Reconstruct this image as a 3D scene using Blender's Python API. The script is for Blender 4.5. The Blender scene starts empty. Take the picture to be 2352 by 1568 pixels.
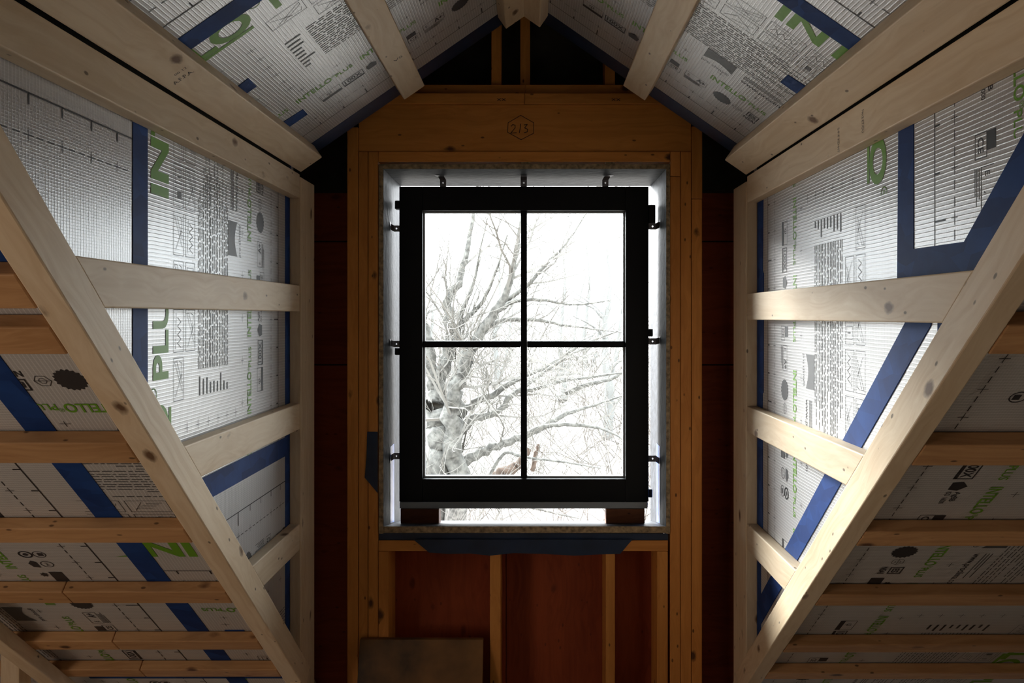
import bpy, bmesh, math, random
import numpy as np
from mathutils import Vector, Matrix

random.seed(7)
rng = np.random.default_rng(11)
S = bpy.context.scene
COL = S.collection
H = 1.65                      # eye height above the attic floor; all z below are given relative to the eye
F = 1778.0                    # focal length in pixels of the 2352 x 1568 frame
CX, CY = 1222.0, 726.0        # principal point

# ---------------------------------------------------------------- camera
cam = bpy.data.cameras.new('camera')
cam.sensor_width = 36.0
cam.lens = 36.0 * F / 2352.0
cam.shift_x = -(CX - 1176.0) / 2352.0
cam.shift_y = -(784.0 - CY) / 2352.0
cam.clip_start = 0.05
cam.clip_end = 300
cam_o = bpy.data.objects.new('camera', cam)
cam_o.location = (0, 0, H)
cam_o.rotation_euler = (math.pi / 2, 0, 0)
COL.objects.link(cam_o)
S.camera = cam_o

# ---------------------------------------------------------------- world: overcast sky (zenith brighter than horizon)
W = bpy.data.worlds.new('overcast_sky')
S.world = W
W.use_nodes = True
nt = W.node_tree
nt.nodes.clear()
tc = nt.nodes.new('ShaderNodeTexCoord')
sp = nt.nodes.new('ShaderNodeSeparateXYZ')
mr = nt.nodes.new('ShaderNodeMapRange')
mr.inputs['From Min'].default_value = 0.0
mr.inputs['From Max'].default_value = 1.0
mr.inputs['To Min'].default_value = 0.42
mr.inputs['To Max'].default_value = 1.25
bg = nt.nodes.new('ShaderNodeBackground')
bg.inputs['Color'].default_value = (0.93, 0.97, 1.0, 1)
mul = nt.nodes.new('ShaderNodeMath')
mul.operation = 'MULTIPLY'
mul.inputs[1].default_value = 13.0
wo = nt.nodes.new('ShaderNodeOutputWorld')
nt.links.new(tc.outputs['Generated'], sp.inputs[0])
nt.links.new(sp.outputs['Z'], mr.inputs['Value'])
nt.links.new(mr.outputs[0], mul.inputs[0])
nt.links.new(mul.outputs[0], bg.inputs['Strength'])
nt.links.new(bg.outputs[0], wo.inputs[0])

def aim(o, d):
    o.rotation_euler = Vector(d).to_track_quat('-Z', 'Y').to_euler()

# veiled sun: very soft, high on the left outside
sun = bpy.data.lights.new('veiled_sun', 'SUN')
sun.energy = 34.0
sun.angle = math.radians(32)
sun.color = (1.0, 0.98, 0.95)
sun_o = bpy.data.objects.new('veiled_sun', sun)
aim(sun_o, (0.82, -1.0, -0.66))
COL.objects.link(sun_o)

# sky portal at the dormer window (guides sampling only)
por = bpy.data.lights.new('window_portal', 'AREA')
por.shape = 'RECTANGLE'
por.size = 1.1
por.size_y = 1.4
por.cycles.is_portal = True
por_o = bpy.data.objects.new('window_portal', por)
por_o.location = (-0.03, 3.22, H - 0.13)
aim(por_o, (0, -1, 0))
COL.objects.link(por_o)

# added fill lamps for the interior (left end, and behind the camera)
def area(name, loc, d, sx, sy, e, col):
    l = bpy.data.lights.new(name, 'AREA')
    l.shape = 'RECTANGLE'
    l.size, l.size_y, l.energy, l.color = sx, sy, e, col
    o = bpy.data.objects.new(name, l)
    o.location = loc
    aim(o, d)
    COL.objects.link(o)
    return o
area('fill_left_end', (-2.5, 0.1, H - 0.60), (1, 0.5, -0.02), 0.8, 1.0, 12, (1.0, 0.82, 0.66))
area('fill_rear', (0.1, -3.45, H - 0.1), (0, 1, 0.05), 1.0, 1.2, 2.5, (1.0, 0.95, 0.88))

S.view_settings.view_transform = 'Standard'
S.view_settings.look = 'None'
S.view_settings.exposure = 0.45
S.view_settings.gamma = 1.0
S.view_settings.use_curve_mapping = False
S.cycles.use_denoising = True
S.cycles.max_bounces = 10
S.cycles.diffuse_bounces = 6
S.cycles.glossy_bounces = 4
S.cycles.transparent_max_bounces = 12
S.cycles.sample_clamp_indirect = 6.0
S.cycles.caustics_reflective = False
S.cycles.caustics_refractive = False

# ---------------------------------------------------------------- materials
def new_mat(name):
    m = bpy.data.materials.new(name)
    m.use_nodes = True
    n = m.node_tree
    return m, n, n.nodes['Principled BSDF']

def plain(name, col, rough=0.6, metal=0.0, spec=0.5, var=0.0, scale=20.0, bump=0.0):
    m, n, b = new_mat(name)
    b.inputs['Roughness'].default_value = rough
    b.inputs['Metallic'].default_value = metal
    b.inputs['Specular IOR Level'].default_value = spec
    b.inputs['Base Color'].default_value = (*col, 1)
    if var or bump:
        t = n.nodes.new('ShaderNodeTexCoord')
        z = n.nodes.new('ShaderNodeTexNoise')
        z.inputs['Scale'].default_value = scale
        z.inputs['Detail'].default_value = 5
        n.links.new(t.outputs['Object'], z.inputs['Vector'])
        r = n.nodes.new('ShaderNodeValToRGB')
        r.color_ramp.elements[0].position = 0.3
        r.color_ramp.elements[1].position = 0.7
        r.color_ramp.elements[0].color = (*[c * (1 - var) for c in col], 1)
        r.color_ramp.elements[1].color = (*[min(1, c * (1 + var)) for c in col], 1)
        n.links.new(z.outputs['Fac'], r.inputs[0])
        n.links.new(r.outputs[0], b.inputs['Base Color'])
        if bump:
            bp = n.nodes.new('ShaderNodeBump')
            bp.inputs['Strength'].default_value = bump
            bp.inputs['Distance'].default_value = 0.004
            n.links.new(z.outputs['Fac'], bp.inputs['Height'])
            n.links.new(bp.outputs[0], b.inputs['Normal'])
    return m

def wood(name, light, mid, knot, rough=0.55, kn=1.0, spec=0.35):
    """sawn softwood: grain runs along the object's local x"""
    m, n, b = new_mat(name)
    L = n.links.new
    t = n.nodes.new('ShaderNodeTexCoord')
    oi = n.nodes.new('ShaderNodeObjectInfo')
    rv = n.nodes.new('ShaderNodeVectorMath'); rv.operation = 'SCALE'
    rv.inputs[0].default_value = (37.0, 19.0, 53.0)
    L(oi.outputs['Random'], rv.inputs['Scale'])
    ad = n.nodes.new('ShaderNodeVectorMath'); ad.operation = 'ADD'
    L(t.outputs['Object'], ad.inputs[0]); L(rv.outputs[0], ad.inputs[1])
    # knots
    mk = n.nodes.new('ShaderNodeMapping'); mk.inputs['Scale'].default_value = (5.0, 8.5, 8.5)
    L(ad.outputs[0], mk.inputs[0])
    vk = n.nodes.new('ShaderNodeTexVoronoi'); vk.inputs['Scale'].default_value = 1.0
    L(mk.outputs[0], vk.inputs['Vector'])
    kr = n.nodes.new('ShaderNodeValToRGB')
    kr.color_ramp.elements[0].color = (1, 1, 1, 1)
    kr.color_ramp.elements[1].color = (0, 0, 0, 1)
    mw = n.nodes.new('ShaderNodeMapping'); mw.inputs['Scale'].default_value = (30.0, 60.0, 60.0)
    L(ad.outputs[0], mw.inputs[0])
    nw = n.nodes.new('ShaderNodeTexNoise'); nw.inputs['Scale'].default_value = 1.0; nw.inputs['Detail'].default_value = 3
    L(mw.outputs[0], nw.inputs['Vector'])
    wb = n.nodes.new('ShaderNodeMath'); wb.operation = 'MULTIPLY_ADD'; wb.inputs[1].default_value = 0.13
    L(nw.outputs['Fac'], wb.inputs[0]); L(vk.outputs['Distance'], wb.inputs[2])
    L(wb.outputs[0], kr.inputs[0])
    kr.color_ramp.elements[0].position = 0.12
    kr.color_ramp.elements[1].position = 0.19
    em = kr.color_ramp.elements.new(0.155); em.color = (0.55, 0.55, 0.55, 1)
    # nail holes and dents
    mh = n.nodes.new('ShaderNodeMapping'); mh.inputs['Scale'].default_value = (12.0, 24.0, 24.0)
    L(ad.outputs[0], mh.inputs[0])
    vh = n.nodes.new('ShaderNodeTexVoronoi'); vh.inputs['Scale'].default_value = 1.0
    L(mh.outputs[0], vh.inputs['Vector'])
    hr = n.nodes.new('ShaderNodeValToRGB')
    hr.color_ramp.elements[0].position = 0.06; hr.color_ramp.elements[0].color = (1, 1, 1, 1)
    hr.color_ramp.elements[1].position = 0.10; hr.color_ramp.elements[1].color = (0, 0, 0, 1)
    L(vh.outputs['Distance'], hr.inputs[0])
    # grain, bent around the knots
    kd = n.nodes.new('ShaderNodeMath'); kd.operation = 'POWER'; kd.inputs[1].default_value = 0.6
    L(vk.outputs['Distance'], kd.inputs[0])
    cb = n.nodes.new('ShaderNodeCombineXYZ')
    km = n.nodes.new('ShaderNodeMath'); km.operation = 'MULTIPLY'; km.inputs[1].default_value = 0.05
    L(kd.outputs[0], km.inputs[0]); L(km.outputs[0], cb.inputs['Y']); L(km.outputs[0], cb.inputs['Z'])
    a2 = n.nodes.new('ShaderNodeVectorMath'); a2.operation = 'ADD'
    L(ad.outputs[0], a2.inputs[0]); L(cb.outputs[0], a2.inputs[1])
    mg = n.nodes.new('ShaderNodeMapping'); mg.inputs['Scale'].default_value = (1.6, 70.0, 70.0)
    L(a2.outputs[0], mg.inputs[0])
    ng = n.nodes.new('ShaderNodeTexNoise'); ng.inputs['Scale'].default_value = 1.0
    ng.inputs['Detail'].default_value = 4; ng.inputs['Distortion'].default_value = 0.6
    L(mg.outputs[0], ng.inputs['Vector'])
    mb = n.nodes.new('ShaderNodeMapping'); mb.inputs['Scale'].default_value = (2.2, 9.0, 9.0)
    L(ad.outputs[0], mb.inputs[0])
    nb = n.nodes.new('ShaderNodeTexNoise'); nb.inputs['Scale'].default_value = 1.0; nb.inputs['Detail'].default_value = 3
    L(mb.outputs[0], nb.inputs['Vector'])
    mx = n.nodes.new('ShaderNodeMath'); mx.operation = 'MULTIPLY_ADD'
    mx.inputs[1].default_value = 0.55
    L(ng.outputs['Fac'], mx.inputs[0])
    hb = n.nodes.new('ShaderNodeMath'); hb.operation = 'MULTIPLY'; hb.inputs[1].default_value = 0.45
    L(nb.outputs['Fac'], hb.inputs[0]); L(hb.outputs[0], mx.inputs[2])
    cr = n.nodes.new('ShaderNodeValToRGB')
    cr.color_ramp.elements[0].position = 0.36; cr.color_ramp.elements[0].color = (*mid, 1)
    cr.color_ramp.elements[1].position = 0.62; cr.color_ramp.elements[1].color = (*light, 1)
    L(mx.outputs[0], cr.inputs[0])
    # piece to piece tone
    hv = n.nodes.new('ShaderNodeHueSaturation')
    vr = n.nodes.new('ShaderNodeMapRange'); vr.inputs['To Min'].default_value = 0.86; vr.inputs['To Max'].default_value = 1.12
    L(oi.outputs['Random'], vr.inputs['Value']); L(vr.outputs[0], hv.inputs['Value'])
    L(cr.outputs[0], hv.inputs['Color'])
    m1 = n.nodes.new('ShaderNodeMixRGB'); m1.inputs[2].default_value = (*knot, 1)
    kf = n.nodes.new('ShaderNodeMath'); kf.operation = 'MULTIPLY'; kf.inputs[1].default_value = 0.95 * kn
    L(kr.outputs[0], kf.inputs[0]); L(kf.outputs[0], m1.inputs[0]); L(hv.outputs[0], m1.inputs[1])
    m2 = n.nodes.new('ShaderNodeMixRGB'); m2.inputs[2].default_value = (*[k * 0.35 for k in knot], 1)
    hf = n.nodes.new('ShaderNodeMath'); hf.operation = 'MULTIPLY'; hf.inputs[1].default_value = 0.75 * kn
    L(hr.outputs[0], hf.inputs[0]); L(hf.outputs[0], m2.inputs[0]); L(m1.outputs[0], m2.inputs[1])
    L(m2.outputs[0], b.inputs['Base Color'])
    b.inputs['Roughness'].default_value = rough
    b.inputs['Specular IOR Level'].default_value = spec
    bp = n.nodes.new('ShaderNodeBump'); bp.inputs['Strength'].default_value = 0.15; bp.inputs['Distance'].default_value = 0.002
    L(ng.outputs['Fac'], bp.inputs['Height']); L(bp.outputs[0], b.inputs['Normal'])
    return m

def membrane_mat(name, base, rough=0.30):
    """silvery reinforced foil: threads every 8 mm along w, finer ones along u (object x = u, y = w)"""
    m, n, b = new_mat(name)
    L = n.links.new
    t = n.nodes.new('ShaderNodeTexCoord')
    s = n.nodes.new('ShaderNodeSeparateXYZ'); L(t.outputs['Object'], s.inputs[0])
    nz = n.nodes.new('ShaderNodeTexNoise'); nz.inputs['Scale'].default_value = 9.0; nz.inputs['Detail'].default_value = 3
    L(t.outputs['Object'], nz.inputs['Vector'])
    def thread(out, pitch, wob):
        a = n.nodes.new('ShaderNodeMath'); a.operation = 'MULTIPLY_ADD'; a.inputs[1].default_value = wob
        L(nz.outputs['Fac'], a.inputs[0]); L(out, a.inputs[2])
        k = n.nodes.new('ShaderNodeMath'); k.operation = 'MULTIPLY'; k.inputs[1].default_value = 2 * math.pi / pitch
        L(a.outputs[0], k.inputs[0])
        c = n.nodes.new('ShaderNodeMath'); c.operation = 'SINE'; L(k.outputs[0], c.inputs[0])
        r = n.nodes.new('ShaderNodeMapRange'); r.inputs['From Min'].default_value = 0.25; r.inputs['From Max'].default_value = 1.0
        L(c.outputs[0], r.inputs['Value'])
        return r.outputs[0]
    tu = thread(s.outputs['X'], 0.0085, 0.004)
    tw = thread(s.outputs['Y'], 0.0055, 0.002)
    hw = n.nodes.new('ShaderNodeMath'); hw.operation = 'MULTIPLY_ADD'; hw.inputs[1].default_value = 0.35
    L(tw, hw.inputs[0]); L(tu, hw.inputs[2])
    nf = n.nodes.new('ShaderNodeTexNoise'); nf.inputs['Scale'].default_value = 3.0; nf.inputs['Detail'].default_value = 4
    L(t.outputs['Object'], nf.inputs['Vector'])
    hh = n.nodes.new('ShaderNodeMath'); hh.operation = 'MULTIPLY_ADD'; hh.inputs[1].default_value = 3.0
    L(nf.outputs['Fac'], hh.inputs[0]); L(hw.outputs[0], hh.inputs[2])
    bp = n.nodes.new('ShaderNodeBump'); bp.inputs['Strength'].default_value = 0.26; bp.inputs['Distance'].default_value = 0.0012
    L(hh.outputs[0], bp.inputs['Height']); L(bp.outputs[0], b.inputs['Normal'])
    mx = n.nodes.new('ShaderNodeMixRGB')
    mx.inputs[1].default_value = (*base, 1)
    mx.inputs[2].default_value = (*[min(1, c * 1.45) for c in base], 1)
    th = n.nodes.new('ShaderNodeMath'); th.operation = 'MULTIPLY'; th.inputs[1].default_value = 0.62
    L(hw.outputs[0], th.inputs[0]); L(th.outputs[0], mx.inputs[0])
    L(mx.outputs[0], b.inputs['Base Color'])
    b.inputs['Roughness'].default_value = rough
    b.inputs['Metallic'].default_value = 0.25
    b.inputs['Specular IOR Level'].default_value = 0.6
    return m

def tape_mat():
    m, n, b = new_mat('blue_tape')
    L = n.links.new
    t = n.nodes.new('ShaderNodeTexCoord')
    v = n.nodes.new('ShaderNodeTexVoronoi'); v.inputs['Scale'].default_value = 26.0
    mp = n.nodes.new('ShaderNodeMapping'); mp.inputs['Rotation'].default_value = (0, 0, 0.5); mp.inputs['Scale'].default_value = (1, 0.45, 1)
    L(t.outputs['Object'], mp.inputs[0]); L(mp.outputs[0], v.inputs['Vector'])
    nz = n.nodes.new('ShaderNodeTexNoise'); nz.inputs['Scale'].default_value = 14.0; nz.inputs['Detail'].default_value = 4
    L(t.outputs['Object'], nz.inputs['Vector'])
    r = n.nodes.new('ShaderNodeValToRGB')
    r.color_ramp.elements[0].position = 0.35; r.color_ramp.elements[0].color = (0.006, 0.032, 0.15, 1)
    r.color_ramp.elements[1].position = 0.75; r.color_ramp.elements[1].color = (0.014, 0.062, 0.25, 1)
    ml = n.nodes.new('ShaderNodeMixRGB'); ml.inputs[0].default_value = 0.45
    L(nz.outputs['Fac'], ml.inputs[1]); L(v.outputs['Color'], ml.inputs[2])
    L(ml.outputs[0], r.inputs[0]); L(r.outputs[0], b.inputs['Base Color'])
    b.inputs['Roughness'].default_value = 0.62
    b.inputs['Specular IOR Level'].default_value = 0.18
    bp = n.nodes.new('ShaderNodeBump'); bp.inputs['Strength'].default_value = 0.4; bp.inputs['Distance'].default_value = 0.002
    L(nz.outputs['Fac'], bp.inputs['Height']); L(bp.outputs[0], b.inputs['Normal'])
    return m

M = {}
M['spf'] = wood('spruce_strapping', (0.76, 0.625, 0.455), (0.64, 0.485, 0.315), (0.13, 0.06, 0.025))
M['warm'] = wood('warm_pine_strapping', (0.60, 0.345, 0.165), (0.45, 0.235, 0.10), (0.09, 0.03, 0.012))
M['fir'] = wood('old_fir_framing', (0.66, 0.28, 0.066), (0.52, 0.20, 0.042), (0.06, 0.02, 0.006), rough=0.6)
M['ply'] = wood('red_sheathing', (0.30, 0.058, 0.016), (0.21, 0.036, 0.010), (0.06, 0.010, 0.004), rough=0.7, kn=0.6)
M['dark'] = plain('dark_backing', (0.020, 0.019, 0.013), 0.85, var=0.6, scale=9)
M['foil'] = membrane_mat('silver_membrane', (0.53, 0.53, 0.54))
M['tape'] = tape_mat()
M['green'] = plain('green_print', (0.13, 0.33, 0.012), 0.5)
M['black'] = plain('black_print', (0.022, 0.02, 0.024), 0.5)
M['grey'] = plain('grey_print', (0.085, 0.085, 0.09), 0.5)
M['wframe'] = plain('black_window_lacquer', (0.004, 0.005, 0.007), 0.45, spec=0.25)
M['alu'] = plain('grey_metal_profile', (0.36, 0.40, 0.45), 0.45, metal=0.3)
M['bead'] = plain('pale_glazing_bead', (0.45, 0.48, 0.52), 0.35)
M['strap'] = plain('zinc_strap', (0.30, 0.30, 0.33), 0.35, metal=0.9, var=0.3, scale=60)
M['blackpl'] = plain('black_hardware', (0.01, 0.01, 0.012), 0.4)
M['coat'] = plain('dark_sealed_plywood', (0.018, 0.021, 0.026), 0.5, spec=0.12, var=0.5, scale=35, bump=0.6)
M['osb'] = plain('plywood_edge', (0.30, 0.22, 0.13), 0.7, var=0.55, scale=70, bump=0.4)
M['block'] = wood('dark_block', (0.17, 0.06, 0.025), (0.10, 0.032, 0.014), (0.03, 0.01, 0.005), rough=0.6)
M['ink'] = plain('marker_ink', (0.018, 0.010, 0.006), 0.6)
M['deck'] = plain('roof_deck', (0.30, 0.22, 0.15), 0.8, var=0.2, scale=4)
M['flap'] = plain('dark_blue_flashing', (0.008, 0.022, 0.06), 0.45, var=0.3, scale=12, bump=0.3)
M['floor'] = plain('subfloor_plywood', (0.60, 0.50, 0.39), 0.7, var=0.2, scale=5)
M['film'] = plain('blue_film', (0.10, 0.20, 0.62), 0.25)
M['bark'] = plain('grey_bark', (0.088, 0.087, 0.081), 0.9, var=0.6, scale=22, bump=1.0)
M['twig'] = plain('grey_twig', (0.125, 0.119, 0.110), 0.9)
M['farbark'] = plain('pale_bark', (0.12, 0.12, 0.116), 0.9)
M['brush'] = plain('tan_brush', (0.095, 0.084, 0.075), 0.9)
M['log'] = plain('brown_log', (0.075, 0.052, 0.04), 0.9, var=0.4, scale=18)
M['hill'] = plain('winter_ground', (0.175, 0.163, 0.150), 0.95, var=0.25, scale=0.8)

def glass_mat():
    m = bpy.data.materials.new('window_glass')
    m.use_nodes = True
    n = m.node_tree
    n.nodes.clear()
    o = n.nodes.new('ShaderNodeOutputMaterial')
    t = n.nodes.new('ShaderNodeBsdfTransparent'); t.inputs[0].default_value = (0.95, 0.97, 0.97, 1)
    g = n.nodes.new('ShaderNodeBsdfGlossy'); g.inputs['Roughness'].default_value = 0.02
    fr = n.nodes.new('ShaderNodeFresnel'); fr.inputs['IOR'].default_value = 1.45
    x = n.nodes.new('ShaderNodeMixShader')
    n.links.new(fr.outputs[0], x.inputs[0]); n.links.new(t.outputs[0], x.inputs[1]); n.links.new(g.outputs[0], x.inputs[2])
    n.links.new(x.outputs[0], o.inputs[0])
    return m
M['glass'] = glass_mat()

# ---------------------------------------------------------------- helpers
def tag(o, label=None, cat=None, group=None, kind=None):
    if label: o['label'] = label
    if cat: o['category'] = cat
    if group: o['group'] = group
    if kind: o['kind'] = kind
    return o

def empty(name, loc, label, cat, kind=None, group=None):
    o = bpy.data.objects.new(name, None)
    o.empty_display_size = 0.1
    o.location = (loc[0], loc[1], loc[2] + H)
    COL.objects.link(o)
    WM[o.name] = Matrix.Translation(o.location)
    return tag(o, label, cat, group, kind)

WM = {}                       # world matrix of every object made

def link(name, me, mat, parent=None, world=None):
    o = bpy.data.objects.new(name, me)
    COL.objects.link(o)
    if mat is not None:
        me.materials.clear()
        me.materials.append(mat)
    if world is None:
        world = Matrix.Identity(4)
    if parent is not None:
        o.parent = parent
        pm = WM[parent.name]
        o.matrix_basis = pm.inverted() @ world
    else:
        o.matrix_basis = world
    WM[o.name] = world
    return o

def frame(o, x, z):
    x = Vector(x).normalized()
    z = Vector(z)
    z = (z - x * z.dot(x)).normalized()
    y = z.cross(x)
    m = Matrix.Identity(4)
    for i in range(3):
        m[i][0], m[i][1], m[i][2], m[i][3] = x[i], y[i], z[i], o[i]
    return m

def board(name, mat, q0, q1, parent=None, bevel=0.003, smooth=False):
    """a sawn piece between two end quads (eye-relative corners); local x runs along its length"""
    P = [Vector((p[0], p[1], p[2] + H)) for p in list(q0) + list(q1)]
    c = sum(P, Vector()) / 8
    x = (sum(P[4:], Vector()) - sum(P[:4], Vector()))
    z = P[1] - P[0]
    m = frame(c, x, z)
    mi = m.inverted()
    bm = bmesh.new()
    v = [bm.verts.new(mi @ p) for p in P]
    bm.faces.new((v[0], v[1], v[2], v[3]))
    bm.faces.new((v[7], v[6], v[5], v[4]))
    for i in range(4):
        j = (i + 1) % 4
        bm.faces.new((v[i], v[i + 4], v[j + 4], v[j]))
    bmesh.ops.recalc_face_normals(bm, faces=bm.faces)
    if bevel:
        bmesh.ops.bevel(bm, geom=list(bm.edges), offset=bevel, segments=2, affect='EDGES', profile=0.5, clamp_overlap=True)
    me = bpy.data.meshes.new(name)
    bm.to_mesh(me)
    bm.free()
    return link(name, me, mat, parent, m)

def box(name, mat, x0, x1, y0, y1, z0, z1, axis='x', parent=None, bevel=0.003):
    if axis == 'x':
        q = lambda x: [(x, y0, z0), (x, y1, z0), (x, y1, z1), (x, y0, z1)]
        return board(name, mat, q(x0), q(x1), parent, bevel)
    if axis == 'y':
        q = lambda y: [(x0, y, z0), (x1, y, z0), (x1, y, z1), (x0, y, z1)]
        return board(name, mat, q(y0), q(y1), parent, bevel)
    q = lambda z: [(x0, y0, z), (x1, y0, z), (x1, y1, z), (x0, y1, z)]
    return board(name, mat, q(z0), q(z1), parent, bevel)

def polymesh(name, mat, verts, faces, parent=None, world=None, smooth=False):
    me = bpy.data.meshes.new(name)
    me.from_pydata(verts, [], faces)
    me.update()
    if smooth:
        me.polygons.foreach_set('use_smooth', [True] * len(me.polygons))
    return link(name, me, mat, parent, world)

def slab(name, mat, pts, n, t, parent=None):
    """flat polygon (eye-relative) given thickness t against direction n"""
    k = len(pts)
    n = Vector(n).normalized()
    a = [Vector((p[0], p[1], p[2] + H)) for p in pts]
    b = [p + n * t for p in a]
    f = [tuple(range(k)), tuple(range(2 * k - 1, k - 1, -1))]
    for i in range(k):
        j = (i + 1) % k
        f.append((i, i + k, j + k, j))
    return polymesh(name, mat, a + b, f, parent)

def px(x, y, Y):
    return ((x - CX) * Y / F, Y, -(y - CY) * Y / F)

# ---------------------------------------------------------------- sheets: local frames with x = u (reading direction), y = w (away from edge), z = into the room
class Sheet:
    def __init__(s, o, u, w):
        o = Vector((o[0], o[1], o[2] + H))
        s.u, s.w = Vector(u).normalized(), Vector(w).normalized()
        s.n = s.u.cross(s.w)
        s.o = o
        m = Matrix.Identity(4)
        for i in range(3):
            m[i][0], m[i][1], m[i][2], m[i][3] = s.u[i], s.w[i], s.n[i], o[i]
        s.m = m
        s.mi = m.inverted()
        s.root = None
    def pt(s, u, w, h=0.0):
        p = s.o + s.u * u + s.w * w + s.n * h
        return (p.x, p.y, p.z - H)
    def uw(s, p):
        q = s.mi @ Vector((p[0], p[1], p[2] + H))
        return q.x, q.y

def membrane(sh, poly, parent):
    """poly in (u, w)"""
    sh.poly = poly
    me = bpy.data.meshes.new('membrane')
    me.from_pydata([(u, w, 0) for u, w in poly], [], [tuple(range(len(poly)))])
    o = link('membrane', me, M['foil'], parent, sh.m)
    sh.obj = o
    return o

def inside(poly, x, y):
    c = False
    j = len(poly) - 1
    for i in range(len(poly)):
        xi, yi = poly[i]
        xj, yj = poly[j]
        if (yi > y) != (yj > y) and x < (xj - xi) * (y - yi) / (yj - yi) + xi:
            c = not c
        j = i
    return c

def tape(parent, sh, pts, h=0.0012, name='tape', mat=None):
    """thin strip of tape on a sheet: polygon in (u, w)"""
    k = len(pts)
    v = [(u, w, h) for u, w in pts] + [(u, w, 0.0002) for u, w in pts]
    a = sum(pts[i][0] * pts[(i + 1) % k][1] - pts[(i + 1) % k][0] * pts[i][1] for i in range(k))
    f = [tuple(range(k)) if a > 0 else tuple(range(k - 1, -1, -1))]
    for i in range(k):
        j = (i + 1) % k
        f.append((i, i + k, j + k, j) if a > 0 else (j, j + k, i + k, i))
    return polymesh(name, mat or M['tape'], v, f, parent, sh.m)

def strap(parent, sh, u0, u1, w0, w1, t, name='batten', mat=None, h0=0.002):
    q = lambda w: [sh.pt(u0, w, h0), sh.pt(u1, w, h0), sh.pt(u1, w, t), sh.pt(u0, w, t)]
    return board(name, mat or M['spf'], q(w0), q(w1), parent)

# ---------------------------------------------------------------- lettering
_tc = {}
def text_geo(s, bold=0.0):
    k = (s, bold)
    if k not in _tc:
        c = bpy.data.curves.new('t', 'FONT')
        c.body = s
        c.size = 1.0
        c.resolution_u = 4
        c.offset = bold
        c.fill_mode = 'FRONT' if hasattr(c, 'fill_mode') else c.fill_mode
        o = bpy.data.objects.new('t', c)
        COL.objects.link(o)
        dg = bpy.context.evaluated_depsgraph_get()
        me = bpy.data.meshes.new_from_object(o.evaluated_get(dg))
        v = np.array([x.co[:2] for x in me.vertices]) if len(me.vertices) else np.zeros((0, 2))
        f = [tuple(p.vertices) for p in me.polygons]
        bpy.data.objects.remove(o)
        bpy.data.meshes.remove(me)
        bpy.data.curves.remove(c)
        _tc[k] = (v, f)
    return _tc[k]

class Ink:
    """2-D print in sheet coordinates"""
    def __init__(s):
        s.v, s.f = [], []
    def poly(s, pts):
        b = len(s.v)
        a = sum(pts[i][0] * pts[(i + 1) % len(pts)][1] - pts[(i + 1) % len(pts)][0] * pts[i][1] for i in range(len(pts)))
        if a < 0:
            pts = pts[::-1]
        s.v += [tuple(p) for p in pts]
        s.f.append(tuple(range(b, b + len(pts))))
    def rect(s, u0, u1, w0, w1):
        s.poly([(u0, w0), (u1, w0), (u1, w1), (u0, w1)])
    def line(s, pts, t, closed=False):
        n = len(pts)
        for i in range(n if closed else n - 1):
            a, b = Vector(pts[i]), Vector(pts[(i + 1) % n])
            d = b - a
            if d.length < 1e-6:
                continue
            d.normalize()
            p = Vector((-d.y, d.x)) * t / 2
            e = d * t * 0.35
            s.poly([a - e - p, b + e - p, b + e + p, a - e + p])
    def frame(s, u0, u1, w0, w1, t):
        s.line([(u0, w0), (u1, w0), (u1, w1), (u0, w1)], t, True)
    def disc(s, u, w, r, n=20, teeth=0.0, ry=None):
        ry = ry or r
        m = n * 2 if teeth else n
        s.poly([(u + r * (1 - (teeth if i % 2 else 0)) * math.cos(2 * math.pi * i / m), w + ry * (1 - (teeth if i % 2 else 0)) * math.sin(2 * math.pi * i / m)) for i in range(m)])
    def ring(s, u, w, r, t, n=18):
        s.line([(u + r * math.cos(2 * math.pi * i / n), w + r * math.sin(2 * math.pi * i / n)) for i in range(n)], t, True)
    def text(s, body, u, w, h, length=None, bold=0.0):
        v, f = text_geo(body, bold)
        if not len(v):
            return u
        cap = 0.70
        x0, x1 = v[:, 0].min(), v[:, 0].max()
        k = h / cap
        kx = (length / (x1 - x0)) if length else k
        b = len(s.v)
        s.v += [(u + (p[0] - x0) * kx, w + p[1] * k) for p in v]
        for q in f:
            s.f.append(tuple(b + i for i in q))
        return u + (x1 - x0) * kx
    def cross(s, u, w, r=0.014, t=0.0016):
        s.rect(u - r, u + r, w - t / 2, w + t / 2)
        s.rect(u - t / 2, u + t / 2, w - r * 0.8, w + r * 0.8)

def put(ink, sh, mat, name, keep, h):
    """keep(u, w): whether print at that point lies on this sheet; one joined part per colour"""
    if not ink.f:
        return
    V = np.array(ink.v)
    faces, used = [], {}
    verts = []
    for f in ink.f:
        c = V[list(f)].mean(0)
        if not keep(c[0], c[1]):
            continue
        g = []
        for i in f:
            if i not in used:
                used[i] = len(verts)
                verts.append((V[i][0], V[i][1], h))
            g.append(used[i])
        faces.append(tuple(g))
    if not faces:
        return
    o = polymesh(name, mat, verts, faces, sh.obj, sh.m)
    o['kind'] = 'stuff'
    return o

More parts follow.
